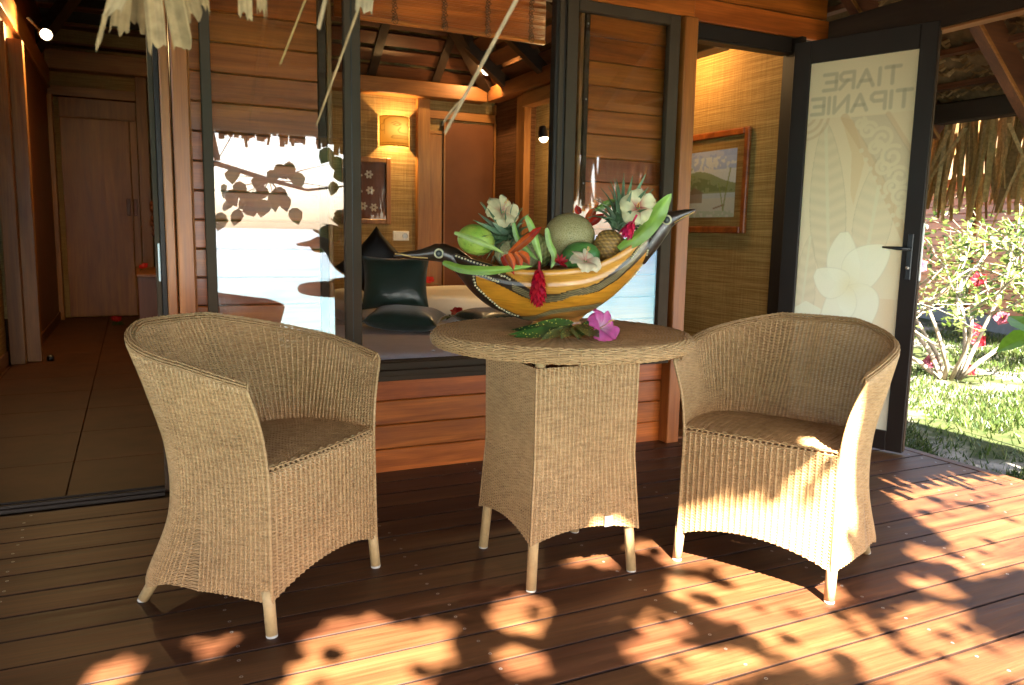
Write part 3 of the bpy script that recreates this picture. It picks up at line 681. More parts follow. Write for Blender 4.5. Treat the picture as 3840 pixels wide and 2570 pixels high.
# trunk and limbs
T0 = Vector((-1.6,-2.6,-.5)); T1 = Vector((-1.9,-3.2,2.2))
branch(wd, [T0, T0.lerp(T1,.5)+Vector((.05,.1,0)), T1], .16, .11, 10)
for ex, ey, ez in ((2.6,-4.2,4.6),(1.0,-4.6,4.4),(-.6,-4.0,4.4),(-1.2,-2.6,4.2),(-4.4,-3.0,4.4),(-2.6,-5.4,4.6),(-3.4,-1.8,4.2)):
    E_ = Vector((ex,ey,ez)); mid = T1.lerp(E_,.45)+Vector((0,-.1,.35)); branch(wd, [T1, T1.lerp(mid,.5)+Vector((0,0,.12)), mid, mid.lerp(E_,.55)+Vector((0,0,.05)), E_], .045, .006)
# low branch that the window mirrors
br = []
for vx, vy in ((520,470),(542,492),(512,440),(600,440),(562,452),(622,405),(642,392),(682,408),(662,384),(602,472),(640,442),(675,490),(532,402),(505,500),(575,480),(590,420),(650,460),(548,430),(770,372),(747,352),(762,430),(780,400),(625,455),(585,455),(556,470),(530,450)):
    D = pix(vx, vy); Yv = random.uniform(7.4, 8.0); q = Vector((0,0,1.1))+D*(Yv/D.y); p = Vector((q.x, 2*3.358-q.y, q.z)); br.append(p)
    nr = Vector((random.gauss(0,.45),1,random.gauss(0,.45))); d = Vector((random.gauss(0,.4),random.gauss(0,.3),-1))
    leaf(cr, p-d*.06, d, nr, random.uniform(.13,.19), random.uniform(.12,.17), random.choice(lg))
c0 = sum(br, Vector())/len(br); branch(wd, [T1, T1.lerp(c0,.5)+Vector((0,0,.25)), c0+Vector((0,0,.1)), c0+Vector((.35,0,.02)), c0+Vector((.9,.1,.1))], .04, .005)
for p in br[::2]: branch(wd, [c0+Vector((0,0,.1)), c0.lerp(p,.5)+Vector((0,0,.06)), p], .007, .002, 5)
wbuild(wd, 'trunk', M['bark'], tree, smooth=True); wbuild(cr, 'crown', M['leaf'], tree)

# ================================================================== garden on the right
M['stem'] = plain('pale_stem', (.22,.18,.13), .85, .2, .3, 30, bump=.3)
M['flower'] = vcol('petal', .5, .3, .1, 60, 0, .35)
M['gleaf'] = vcol('garden_leaf', .4, .5, .15, 40, 0, .45)
def petal_fan(m, o, axis, rad, n, c_in, c_out, cup=.35, wid=.9, ruffle=.06, seg=5, ph=0):
    axis = Vector(axis).normalized(); a = axis.cross(Vector((.3,.2,1))).normalized(); b = axis.cross(a); o = Vector(o)
    for k in range(n):
        th = 2*math.pi*k/n+ph; d = a*math.cos(th)+b*math.sin(th); s = axis.cross(d)
        vs = []; cs = []
        for i in range(seg+1):
            t = i/seg; w = rad*wid*math.sin(math.pi*min(.96,.12+t*.80))**.8*(.55 if i == 0 else 1)
            if i == seg: w *= .75
            for j in range(-2, 3):
                q = j/2
                p = o+d*rad*t*(1-.10*q*q)+s*w*.55*q+axis*(cup*rad*t-(.22*rad*t*t*t)+ruffle*rad*math.sin(j*2.3+k*1.7+t*4)*t+.06*rad*q)
                vs.append(p); cs.append(tuple(ci+(co-ci)*min(1,t*1.6) for ci, co in zip(c_in, c_out)))
        ofs = len(m.v); fs = [(i*5+j, i*5+j+1, (i+1)*5+j+1, (i+1)*5+j) for i in range(seg) for j in range(4)]
        m.add(vs, fs); m.c[ofs:] = cs
def bush(name, label, base, hgt, spread, nst, nl, flowers, seed):
    rs = random.Random(seed); t = thing(name, label, 'bush', base, 'flowering bushes in the garden'); w = MB(); lf = MB(); B = Vector(base); tips = []
    def grow(p, d, L, r, lv):
        pts = [p]; q = Vector(p); dd = Vector(d)
        for i in range(4):
            dd = (dd+Vector((rs.gauss(0,.16),rs.gauss(0,.16),rs.gauss(0,.10)))).normalized(); q = q+dd*L/4; pts.append(q.copy())
        branch(w, pts, r, r*.55, 6 if lv < 2 else 5)
        if lv >= 1: tips.extend(pts[1:])
        if lv < 3:
            for k in range(rs.choice((2,3,3))):
                a = pts[rs.choice((2,3,4,4))]; nd = (dd+Vector((rs.gauss(0,.6),rs.gauss(0,.6),rs.gauss(.12,.45)))).normalized(); grow(a, nd, L*rs.uniform(.55,.85), r*.55, lv+1)
    for k in range(nst):
        a = 2*math.pi*k/nst+rs.uniform(-.3,.3); grow(B+Vector((.08*math.cos(a),.08*math.sin(a),0)), Vector((math.cos(a)*spread,math.sin(a)*spread,1)).normalized(), hgt*rs.uniform(.42,.58), .021*hgt/1.6, 0)
    gc = ((.075,.115,.016),(.11,.15,.025),(.045,.075,.014),(.15,.17,.045))
    for k in range(nl):
        p = rs.choice(tips)+Vector((rs.gauss(0,.035),rs.gauss(0,.035),rs.gauss(0,.03))); d = Vector((rs.gauss(0,1),rs.gauss(0,1),rs.gauss(.1,.5)))
        leaf(lf, p, d, Vector((rs.gauss(0,.5),rs.gauss(0,.5),1)), rs.uniform(.045,.085), rs.uniform(.03,.05), rs.choice(gc))
    wbuild(w, 'stems', M['stem'], t, smooth=True); wbuild(lf, 'foliage', M['gleaf'], t)
    for (x, y, z, ci, co) in flowers:
        f_ = MB(); petal_fan(f_, (x,y,z), (-.7+rs.uniform(-.3,.3),-.6,.15), .075, 5, ci, co, .4); f_.tube([(x,y,z),(x-.05,y-.04,z+.02)],.006,6,c=(.7,.5,.1)); wbuild(f_, 'flower', M['flower'], t)
RED = ((.16,.004,.008),(.22,.006,.014)); PNK = ((.2,.02,.05),(.30,.07,.10))
def gp(vx, vy, d): D = pix(vx, vy); k = d/D.dot(fwd); p = Vector((0,0,1.1))+D*k; return (p.x,p.y,p.z)
bush('hibiscus_bush', 'bare-stemmed hibiscus bush with red flowers beside the open door', (6.55,4.55,-.12), 1.75, .75, 8, 2300,
     [gp(2215,848,7.3)+RED, gp(2232,757,7.4)+RED, gp(2240,640,7.2)+RED, gp(2105,608,7.4)+PNK, gp(2292,728,7.5)+PNK, gp(2130,1390/1.639-20,7.3)+PNK, gp(2238,780,7.3)+RED], 3)
bush('hibiscus_bush', 'leafy hibiscus bush further right near the garden hut', (8.4,4.3,-.12), 1.5, .8, 7, 1600, [], 8)
bush('hibiscus_bush', 'low leafy bush behind the open door against the garden hut', (8.2,6.6,-.12), 1.2, .9, 7, 1300, [], 12)
# broad leaf plant at the frame edge
pl = thing('garden_plant', 'bright green broad-leaved plant at the right picture edge', 'plant', (4.75,2.55,-.12)); m = MB(); lf = MB()
branch(m, [(4.75,2.55,-.12),(4.72,2.56,.25),(4.70,2.57,.62)], .012, .006)
lp = Vector(gp(2325,785,3.9))
for d, L, a in (((-.5,.55,-.35),.19,None),((.6,-.3,.2),.2,None),((.2,.7,.4),.2,None)):
    leaf(lf, lp+Vector((.05,-.06,.05)), d, (-.3,-.3,1), L, L*.8, (.16,.30,.03))
m.tube([(4.70,2.57,.62), lp+Vector((.05,-.06,.05))], .004, 5)
wbuild(m, 'stem', M['stem'], pl); wbuild(lf, 'foliage', M['gleaf'], pl)
# garden hut
M['shellgrey'] = plain('pale_concrete', (.16,.15,.13), .8, .2, .2, 8)
hut = thing('garden_hut', 'orange-brown timber hut on a white base behind the garden bushes', 'building', (10.98,7.5,-.12), rz=math.atan2(1.01,.46)+math.pi)
def hbuild(mm, name, mat): return mm.build(name, M[mat], hut)
for k in range(19):
    mm = MB(); mm.cbox(-6, 4, -.0, .03, .22+k*.118, .22+k*.118+.113, .004); hbuild(mm, 'board', 'siding')
mm = MB(); mm.box(-6,4,.031,-.0+.09,.0,2.5); hbuild(mm, 'wall_core', 'darkX')
mm = MB(); mm.cbox(-6.05,4.05,-.06,.03,0,.215,.006); hbuild(mm, 'base', 'shellgrey')
mm = MB(); mm.cbox(-.06,.06,-.045,-.001,.22,2.4,.006); hbuild(mm, 'post', 'redZ')
mm = MB(); mm.add([(-6.5,.95,1.95),(4.5,.95,1.95),(4.5,-2.2,4.1),(-6.5,-2.2,4.1)],[(0,1,2,3)]); 
mm = MB(); mm.grid([[(x, -.9+t*3.2, 2.05+t*2.2+random.uniform(-.03,.03)) for x in np.linspace(-6.5,4.5,40)] for t in np.linspace(0,1,12)]); hbuild(mm, 'thatch_roof', 'thatchroof')
# trees behind
def far_tree(label, base, h, r, seed, n_=900):
    rs = random.Random(seed); t = thing('garden_tree', label, 'tree', base, 'trees behind the garden'); w = MB(); lf = MB(); B = Vector(base)
    branch(w, [B, B+Vector((.1,0,h*.4)), B+Vector((-.1,.1,h*.7))], .14, .06)
    for k in range(6):
        a = k*1.05; branch(w, [B+Vector((0,0,h*.5)), B+Vector((math.cos(a)*r*.5,math.sin(a)*r*.5,h*.75))], .05, .012)
    gc = ((.03,.055,.012),(.045,.07,.015),(.02,.04,.008),(.07,.09,.025))
    for k in range(n_):
        a, b2 = rs.uniform(0,6.28), rs.gauss(0,.5); q = rs.random()**.4*r
        p = B+Vector((math.cos(a)*q, math.sin(a)*q, h*.72+math.sin(b2)*r*.8)); d = Vector((rs.gauss(0,1),rs.gauss(0,1),rs.gauss(-.2,.6)))
        leaf(lf, p, d, (rs.gauss(0,.5),rs.gauss(0,.5),1), .28, .18, rs.choice(gc))
    wbuild(w, 'trunk', M['bark'], t); wbuild(lf, 'crown', M['leaf'], t)
far_tree('leafy tree left behind the garden hut roof', (15,13,-.12), 5.5, 2.6, 1)
far_tree('leafy tree right behind the garden hut roof', (19,8,-.12), 6, 3, 2)
far_tree('tree glimpsed between the fringe and the hut', (13.5,4.2,-.12), 4.6, 2.0, 3)
# grass
V_ = []; F_ = []; C_ = []; 
for i in range(42000):
    u_ = random.random(); x = 3.75+u_**1.6*6.5; y = random.uniform(1.2, 3.4)+(x-3.7)*.75*random.random()
    if y > 3.4+(x-3.7)*.75: continue
    cl = math.sin(x*2.3+1.1*math.sin(y*1.7))+math.sin(y*3.1+x*.6)+.6*math.sin(x*5.3-y*4.1)
    if cl < -.35 and random.random() < .88: continue
    h = random.uniform(.02,.05)*(1+.5*u_); a = random.uniform(0,6.28); w = random.uniform(.003,.006)*(1+1.4*u_); lx, ly = random.gauss(0,.02), random.gauss(0,.02)
    o = len(V_); z = -.122
    V_ += [(x-w*math.cos(a),y-w*math.sin(a),z),(x+w*math.cos(a),y+w*math.sin(a),z),(x+lx,y+ly,z+h),(x+lx*.9-.001,y+ly*.9,z+h*.98)]; F_.append((o,o+1,o+2,o+3))
    C_ += [random.choice(((.05,.085,.014),(.08,.115,.02),(.032,.058,.010),(.12,.13,.045)))]*4
g_ = link(np_mesh('grass', V_, F_, C_), 'grass', M['gleaf']); tag(g_, 'short patchy grass of the lawn beside the deck', 'grass', kind='stuff')
# ================================================================== wicker
def wicker_mat():
    m, nt, b = nmat('wicker', .5, (.5,.4,.2), .35); n = N(nt)
    f = n.noise(n.coords((30,30,200), False), 1, 3); f2 = n.noise(n.coords((3,3,5), False), 1, 3)
    c = n.ramp(f, [(.25,(.29,.158,.063)),(.5,(.43,.247,.107)),(.75,(.53,.322,.148))])
    c = n.mix(c, n.ramp(f2, [(.3,(.86,.84,.80)),(.7,(1.06,1.05,1.03))]), 1, 'MULTIPLY'); n.l(c, b.inputs['Base Color']); return m
M['wicker'] = wicker_mat(); M['cap'] = plain('foot_plastic', (.46,.42,.36), .5, .3, .05)
M['legwrap'] = plain('wrapped_leg', (.48,.31,.14), .5, .35, .12, 60, bump=.2)
def strands(P, Nn, T, rn, rt, closed=False):
    """P: (rows, cols, 3) centre lines along cols, Nn normals, T cross tangents -> quads of a 4-sided strand."""
    a, b, _ = P.shape; k = np.array([[1,0],[0,1],[-1,0],[0,-1]], float)
    V_ = P[:,:,None,:]+k[None,None,:,0:1]*Nn[:,:,None,:]*rn+k[None,None,:,1:2]*T[:,:,None,:]*rt
    idx = np.arange(a*b*4).reshape(a,b,4)
    nx = np.roll(idx,-1,1) if closed else idx[:,1:]; cu = idx if closed else idx[:,:-1]
    F_ = np.stack([cu, nx, np.roll(nx,-1,2), np.roll(cu,-1,2)], -1).reshape(-1,4)
    return V_.reshape(-1,3), F_
def merge(parts):
    V_ = []; F_ = []; o = 0
    for v, f in parts: V_.append(v); F_.append(f+o); o += len(v)
    return np.concatenate(V_), np.concatenate(F_)
def weave(fn, nrib, nrow, rw=(.0021,.0023), rr=.0022, amp=.0018, closed=False, rowpar=None, jit=.00010, calm=None):
    """fn(S,T)->(rows,cols,3) surface; weavers run along S, ribs along T."""
    nc = nrib*2+(0 if closed else 1); s = np.linspace(0,1,nc+1)[:-1] if closed else np.linspace(0,1,nc)
    t = (np.arange(nrow)+.5)/nrow if rowpar is None else rowpar
    S, T = np.meshgrid(s, t); P = fn(S, T); e = 1e-3
    dT = fn(S, np.clip(T+e,0,1))-fn(S, np.clip(T-e,0,1)); dS = fn((S+e)%1 if closed else np.clip(S+e,0,1), T)-fn((S-e)%1 if closed else np.clip(S-e,0,1), T)
    dT /= np.linalg.norm(dT,axis=2,keepdims=True)+1e-12; dS /= np.linalg.norm(dS,axis=2,keepdims=True)+1e-12
    Nn = np.cross(dS, dT); Nn /= np.linalg.norm(Nn,axis=2,keepdims=True)+1e-12
    j = np.arange(nc)[None,:]; r_ = np.arange(len(t))[:,None]
    off = np.where(j%2==0, np.where(((j//2)+r_)%2==0, 1., -1.), 0.)*amp+rng.normal(size=P.shape[:2])*jit
    if calm: off = off*np.where(T > calm, .35, 1.)
    A = strands(P+Nn*off[:,:,None]+dT*(rng.normal(size=(len(t),1,1))*jit), Nn, dT, rw[0], rw[1], closed)
    sr = s[::2]; tr = np.linspace(0,1,max(6,len(t)//4)); S2, T2 = np.meshgrid(tr, sr); Q = fn(T2, S2)
    Q = fn(np.broadcast_to(sr[:,None],(len(sr),len(tr))), np.broadcast_to(tr[None,:],(len(sr),len(tr))))
    d1 = np.gradient(Q,axis=1); d1 /= np.linalg.norm(d1,axis=2,keepdims=True)+1e-12
    sN = (np.clip(sr[:,None]+e,0,1) if not closed else (sr[:,None]+e)%1)+0*tr[None,:]; sP = (np.clip(sr[:,None]-e,0,1) if not closed else (sr[:,None]-e)%1)+0*tr[None,:]
    d2 = fn(sN, tr[None,:]+0*sr[:,None])-fn(sP, tr[None,:]+0*sr[:,None]); d2 /= np.linalg.norm(d2,axis=2,keepdims=True)+1e-12
    n2 = np.cross(d2,d1)
    Bq = strands(Q, n2, d2, rr, rr)
    return merge([A, Bq])
def cat(z, zk, v):
    zk = np.asarray(zk,float); v = np.asarray(v,float); z = np.clip(z,zk[0],zk[-1]); i = np.clip(np.searchsorted(zk,z)-1,0,len(zk)-2)
    m = np.gradient(v,zk); h = zk[i+1]-zk[i]; t = (z-zk[i])/h
    return (2*t**3-3*t**2+1)*v[i]+(t**3-2*t**2+t)*h*m[i]+(-2*t**3+3*t**2)*v[i+1]+(t**3-t**2)*h*m[i+1]
ZK = [.09,.30,.47,.64,.80]; CA = [.298,.2768,.2811,.3152,.3475]; CB = [.476,.4164,.4462,.526,.6134]; ZBACK = .808
def plan(s, z):                                                  # chair shell outline at height z, s in [-1,1]; local: u right, b back
    A = cat(z,ZK,CA); Bk = cat(z,ZK,CB); b0 = .22; n = cat(z,ZK,[6.0,3.6,2.8,2.4,2.3])
    af = cat(z,[.09,.3,.47,.58,.69],[.252,.249,.2508,.268,.3056]); bf = cat(z,[.09,.47,.58,.69],[0,.007,.0115,.0197])
    k = .66; sg = np.sign(s); a = np.abs(s); th = np.clip(a/k,0,1)*np.pi/2
    u1 = A*np.sin(th)**(2/n); b1 = b0+(Bk-b0)*np.cos(th).clip(0)**(2/n); t = np.clip((a-k)/(1-k),0,1)
    u2_ = A+(af-A)*t**2; b2_ = b0+(bf-b0)*t; mm = a > k
    return sg*np.where(mm,u2_,u1), np.where(mm,b2_,b1)
# arc-length table so that the ribs are evenly spaced (measured at seat height)
_s = np.linspace(-1,1,801); _u, _b = plan(_s, np.full(801,.5)); _l = np.concatenate([[0],np.cumsum(np.hypot(np.diff(_u),np.diff(_b)))]); _l /= _l[-1]
def s_of(x): return np.interp(x, _l, _s)
def ztop(s): a = np.clip((np.abs(s)-.15)/.85,0,1); return ZBACK-(ZBACK-.694)*a**.95
def zbot(s): a = np.abs(s); return .094+.016*np.sin(np.pi*np.clip((a-.55)/.45,0,1))-.03*np.clip((.62-a)/.2,0,1)
RIM = .013
def shell_fn(S, T):
    s = s_of(S); tt = np.clip(T/.955,0,1); zt = ztop(s); zb = zbot(s); z = zb+(zt-zb)*tt
    u_, b_ = plan(s, z); P = np.stack([u_, b_, z], -1)
    ph = np.clip((T-.955)/.045,0,1)*np.pi*1.25                     # rolled rim towards the inside
    cu, cb = -u_, .24-b_; L = np.hypot(cu,cb)+1e-9; fade = 1
    P[...,0] += cu/L*RIM*(1-np.cos(ph)); P[...,1] += cb/L*RIM*(1-np.cos(ph)); P[...,2] += RIM*np.sin(ph)
    return P
def front_fn(S, T):
    u_ = -.245+.49*S; arch = .094+.056*(1-(2*S-1)**2)**.9; z = arch+(.470-arch)*T
    b_ = np.full_like(u_, .004)+.003*T-.012*(1-(2*S-1)**2)
    k = np.clip((T-.965)/.035,0,1); b_ = b_+.012*k*k; z = z+.006*np.sin(k*np.pi)
    return np.stack([u_, b_, z], -1)
def seat_fn(S, T):
    b_ = .006+T*.42; s = np.linspace(-1,1,400); U, Bb = plan(s, np.full(400,.45)); h = U > 0
    w = np.interp(b_, Bb[h][::-1][np.argsort(Bb[h][::-1])], U[h][::-1][np.argsort(Bb[h][::-1])])-.006
    return np.stack([(-1+2*S)*np.maximum(w,.02), b_, .466+.008*np.sin(np.pi*T)-.012*T], -1)
def mk_chair(name, label, c, r_, b_):
    t = thing(name, label, 'armchair', (c[0],c[1],0), 'wicker armchairs beside the round table', math.atan2(r_[1],r_[0])); return t
shell = merge([weave(shell_fn, 92, 138, calm=.93, rr=.0046, amp=.0021, rw=(.0022,.0027))])
ch_me = [('woven_shell', np_mesh('woven_shell', *shell), 'wicker'), ('front_panel', np_mesh('front_panel', *weave(front_fn, 25, 72, rw=(.0022,.0027), rr=.0056, amp=.0028)), 'wicker'),
         ('seat', np_mesh('seat', *weave(seat_fn, 25, 72, rr=.0038, amp=.0024)), 'wicker')]
edges = []                                                        # bound front edges of the arms
for sg in (-1,1):
    edge = MB(); zz = np.linspace(.10,.69,90); uu, bb = plan(np.full(90,float(sg)), zz); edge.tube([(u_,b_+.001,z_) for u_,b_,z_ in zip(uu,bb,zz)], [.0045+.0009*(i%2) for i in range(90)], 10); edges.append(edge)
legs = []
for sg in (-1,1):
    legs.append(([(sg*.25,.018,.13),(sg*.25,.012,.09),(sg*.2515,.004,.006)], (sg*.2515,.004,0))); legs.append(([(sg*.232,.405,.16),(sg*.24,.44,.08),(sg*.25,.485,.006)], (sg*.25,.487,0)))
seatb = MB(); P = [[tuple(seat_fn(np.array([[a]]), np.array([[b]]))[0,0]-np.array([0,0,.006])) for a in np.linspace(.01,.99,9)] for b in np.linspace(.01,.99,9)]; seatb.grid(P)
chairs = []
for lab, c, r_, b_ in (('wicker armchair on the left, wholly in the shade', (.4905,2.245), (.7595,.6505), None), ('wicker armchair with sunlight on its front, near the open door', (1.755,1.841), (.4664,-.8846), None)):
    t = mk_chair('armchair', lab, c, r_, b_)
    for nm, me, mt in ch_me: link(me, nm, M[mt], t, True)
    if not chairs:
        for i, (pts, ft) in enumerate(legs):
            m = MB(); m.tube(pts, [.0165,.0165,.016], 14); lo = m.build('leg', M['legwrap'], t, True)
            m = MB(); m.lathe([(.0155,0),(.0162,.002),(.0162,.006),(.0155,.008)], 14, o=(ft[0],ft[1],0)); m.build('foot_cap', M['cap'], lo)
        [e_.build('arm_binding', M['wicker'], t, True) for e_ in edges]; seatb.build('seat_base', M['redZ'], t)
        cp = [o for o in t.children if o.name.split('.')[0] in ('leg','arm_binding','seat_base')]
    else:
        for o in cp: copy_tree(o, t)
    chairs.append(t)
# ================================================================== table
TX, TY, TZ, TR = 1.2575, 2.237, .785, .425
tab = thing('round_table', 'round wicker table with a square woven pedestal between the armchairs', 'table', (TX,TY,0))
def skirt_fn(S, T):
    q = (S*4)%4; k = np.floor(q).astype(int)%4; f = q-np.floor(q); a = np.clip(f,0,1)*2-1
    hw_top, hw_bot = .181, .197; arch = .150+.030*(1-a*a)**1.0
    z = arch+(.700-arch)*T; tz = (z-.15)/.55; hw = hw_bot+(hw_top-hw_bot)*np.clip(tz*2.2,0,1)+.004*np.clip(tz-.45,0,1)
    bow = -.004*(1-a*a); x = np.select([k==0,k==1,k==2,k==3],[a*hw,hw+bow,-a*hw,-hw-bow]); y = np.select([k==0,k==1,k==2,k==3],[-hw-bow,a*hw,hw+bow,-a*hw])
    return np.stack([x,y,z],-1)
link(np_mesh('woven_skirt', *weave(skirt_fn, 96, 108, closed=True, rr=.0046, amp=.0021, rw=(.0022,.0027))), 'woven_skirt', M['wicker'], tab, True)
def top_fn(S, T):
    th = S*2*np.pi; L1, L2, L3 = .385, .075, .05; d = T*(L1+L2+L3); r_ = np.where(d<L1, .02+d, 0.); z = np.where(d<L1, TZ, 0.)
    R0 = .405; rho = .021; ph = np.clip((d-L1)/L2,0,1)*np.pi; m2 = (d>=L1)&(d<L1+L2); r_ = np.where(m2, R0+rho*np.sin(ph), r_); z = np.where(m2, TZ-rho+rho*np.cos(ph), z)
    m3 = d>=L1+L2; r_ = np.where(m3, R0-(d-L1-L2), r_); z = np.where(m3, TZ-2*rho, z)
    return np.stack([r_*np.cos(th), r_*np.sin(th), z], -1)
link(np_mesh('woven_top', *weave(top_fn, 84, 94, closed=True, rr=.0040, amp=.0022, rw=(.0022,.0027))), 'woven_top', M['wicker'], tab, True)
m = MB(); m.lathe([(.001,.748),(.38,.748),(.395,.752),(.395,.774),(.001,.776)], 48); m.build('top_core', M['redZ'], tab)
for sx in (-1,1):
    for sy in (-1,1):
        m = MB(); m.tube([(sx*.156,sy*.156,.762),(sx*.158,sy*.158,.6),(sx*.174,sy*.174,.18),(sx*.186,sy*.186,.005)], [.0165]*4, 14); lo = m.build('leg', M['legwrap'], tab, True)
        m = MB(); m.lathe([(.0155,0),(.0162,.002),(.0162,.006),(.0155,.008)], 14, o=(sx*.186,sy*.186,0)); m.build('foot_cap', M['cap'], lo)
m = MB(); m.cbox(.063,.094,-.206,-.2025,.176,.212,.001); m.build('metal_tag', M['steel'], tab)
m = MB(); m.ell((.02,-.15,.195),(.012,.012,.012),10,8); m.build('knob', M['legwrap'], tab)

# ================================================================== open door with printed frosted glass
DA = math.atan2(-.944,.331)
door = thing('glass_door', 'open dark-framed door with frosted glass printed with a frangipani flower and mirrored words', 'door', (3.31,3.37,0), rz=DA)
def dbox(name, mat, *a, b=.003, parent=None): m = MB(); m.cbox(*a, b); return m.build(name, M[mat], parent or door)
dbox('stile','darkmetal',.004,.098,-.02,.02,.012,2.15); dbox('stile','darkmetal',.647,.730,-.02,.02,.012,2.15)
dbox('rail','darkmetal',.0985,.6465,-.02,.02,.012,.114); dbox('rail','darkmetal',.0985,.6465,-.02,.02,2.033,2.15)
dbox('edge_strip','bronze',.7305,.7335,-.012,.012,.02,2.145); dbox('strike_plate','steel',.7338,.7352,-.011,.011,.90,1.19)
hp = dbox('handle_plate','black',.673,.700,-.030,-.0205,.905,1.135,b=.003)
m = MB(); m.tube([(.686,-.03,1.06),(.686,-.062,1.06)],.009,12); m.tube([(.690,-.062,1.06),(.64,-.064,1.062),(.565,-.058,1.066)],[.010,.0095,.005],12); m.build('lever', M['black'], hp, True)
m = MB(); m.tube([(.686,-.03,.965),(.686,-.042,.965)],.009,14); m.build('lock_cylinder', M['steel'], hp, True)
# print: painted on a fine vertex grid, mirrored lettering seen from the back
gw, gh = 190, 640; X0, X1, Z0, Z1 = .0985, .6465, .114, 2.033
xs = np.linspace(X0,X1,gw); zs_ = np.linspace(Z0,Z1,gh); GX, GZ = np.meshgrid(xs, zs_)
base = np.array([.80,.68,.47]); IM = np.ones((gh,gw,3))*base
def blend(mask, colr, a=1.0):
    k = np.clip(mask,0,1)[...,None]*a; IM[:] = IM*(1-k)+np.array(colr)*k
def soft(d, w=.004): return np.clip(.5-d/w, 0, 1)                 # d signed distance
def seg(ax, az, bx, bz): 
    px, pz = GX-ax, GZ-az; dx, dz = bx-ax, bz-az; h = np.clip((px*dx+pz*dz)/(dx*dx+dz*dz+1e-12),0,1); return np.hypot(px-dx*h, pz-dz*h)
def pline(pts, w, colr, a=1.0, sw=.004):
    d = np.full(GX.shape, 9.); 
    for p, q in zip(pts[:-1], pts[1:]): d = np.minimum(d, seg(*p, *q))
    blend(soft(d-w, sw), colr, a)
def inpoly(pts):
    ins = np.zeros(GX.shape, bool); j = len(pts)-1
    for i in range(len(pts)):
        (xi, zi), (xj, zj) = pts[i], pts[j]
        c = (zi > GZ) != (zj > GZ); ins ^= c & (GX < (xj-xi)*(GZ-zi)/(zj-zi+1e-12)+xi); j = i
    return ins.astype(float)
lo_ = GZ < 1.74
blend((lo_)*1., (.77,.62,.41), .5)
def banana(cx0, cz0, cx1, cz1, w, colr, veins=13):
    ax = np.array([cx1-cx0, cz1-cz0]); L = np.hypot(*ax); ax = ax/L; nx = np.array([-ax[1], ax[0]])
    t = ((GX-cx0)*ax[0]+(GZ-cz0)*ax[1])/L; s = ((GX-cx0)*nx[0]+(GZ-cz0)*nx[1])/w; prof = np.sin(np.pi*np.clip(t,0,1)**.8)**.6
    ins = (np.abs(s) < prof)&(t>0)&(t<1)&lo_; v = .5+.5*np.sin((t*veins*6.28)-np.abs(s)*3.2)
    blend(ins*(.25+.75*v), colr, .42); blend(ins*(np.abs(s)<.09), (.75,.67,.47), .8); blend(ins*(np.abs(np.abs(s)-prof)<.04), (.50,.41,.25), .35)
banana(.28,.88,.20,1.72,.10,(.60,.51,.33)); banana(.46,.95,.52,1.55,.10,(.64,.55,.37),9); banana(.12,.42,.16,1.12,.07,(.62,.52,.34),10)
blend(inpoly([(.28,1.74),(.35,1.72),(.42,1.5),(.38,1.28),(.36,1.34),(.35,1.55)]), (.72,.52,.28), .5)
# band of scrolls running down to the right
pline([(.30,1.735),(.46,1.50),(.66,1.10)], .022, (.66,.46,.26), .55); pline([(.52,1.735),(.66,1.52)], .013, (.66,.47,.28), .5)
band = inpoly([(.33,1.735),(.51,1.735),(.70,1.45),(.70,1.10),(.47,1.50)])
blend(band, (.50,.42,.30), .34)
def scroll(cx, cz, r, a0, dr=1):
    for k, (w, colr, al) in enumerate(((.017,(.77,.66,.45),.85),)):
        pts = [(cx+r*(1-.75*t)*math.cos(a0+dr*t*8.5), cz+r*(1-.75*t)*math.sin(a0+dr*t*8.5)) for t in np.linspace(0,1,26)]; pline(pts, w*.55, colr, al)
for a in ((.425,1.66,.045,.5,1),(.50,1.615,.06,2.8,-1),(.555,1.52,.06,1.0,1),(.60,1.42,.055,3,-1),(.615,1.32,.05,1,1),(.47,1.57,.04,0,1),(.52,1.47,.04,2,1),(.57,1.37,.04,4,-1),(.63,1.24,.035,0,1),(.385,1.70,.03,1,-1)): scroll(*a)
for k in range(9): t = k/8; blend(soft(np.hypot(GX-(.40+.21*t),GZ-(1.56-.38*t))-.012), (.76,.66,.46), .8)
for r_ in (.05,.09,.125): blend(soft(np.abs(np.hypot(GX-.09,GZ-1.76)-r_)-.008)*lo_, (.62,.44,.26), .5)
blend(soft(np.abs(GX-.62)-.03,.06)*(GZ<1.1), (.74,.54,.32), .35); blend(soft(np.abs(GX-.60)-.05,.08)*(GZ<.8)*(GZ>.5), (.70,.42,.22), .35)
# frangipani: five broad petals
FC = (.385,.855)
for px_, pz_, L_, w_ in ((.345,1.14,.30,.088),(.57,1.06,.29,.105),(.49,.645,.24,.105),(.265,.635,.25,.085),(.20,.92,.21,.085)):
    dx, dz = px_-FC[0], pz_-FC[1]; D_ = math.hypot(dx,dz); dx, dz = dx/D_, dz/D_; t_ = (GX-FC[0])*dx+(GZ-FC[1])*dz; s_ = -(GX-FC[0])*dz+(GZ-FC[1])*dx-.02*np.sin(np.clip(t_/D_,0,1)*3)
    tn = np.clip(t_/D_,0,1); hw_ = w_*np.sin(np.pi*np.clip(.03+.94*tn**.75,0,1))**.62; dd_ = np.maximum(np.abs(s_)-hw_, np.maximum(-t_, t_-D_))
    blend(soft(dd_,.006), (.86,.81,.62), .80); blend(soft(np.abs(dd_)-.0022,.006), (.56,.50,.36), .38); blend(soft(dd_,.006)*np.clip(1-tn*2.2,0,1), (.80,.70,.44), .55)
blend(soft(np.hypot(GX-FC[0],GZ-FC[1])-.02,.09), (.82,.68,.36), .5)
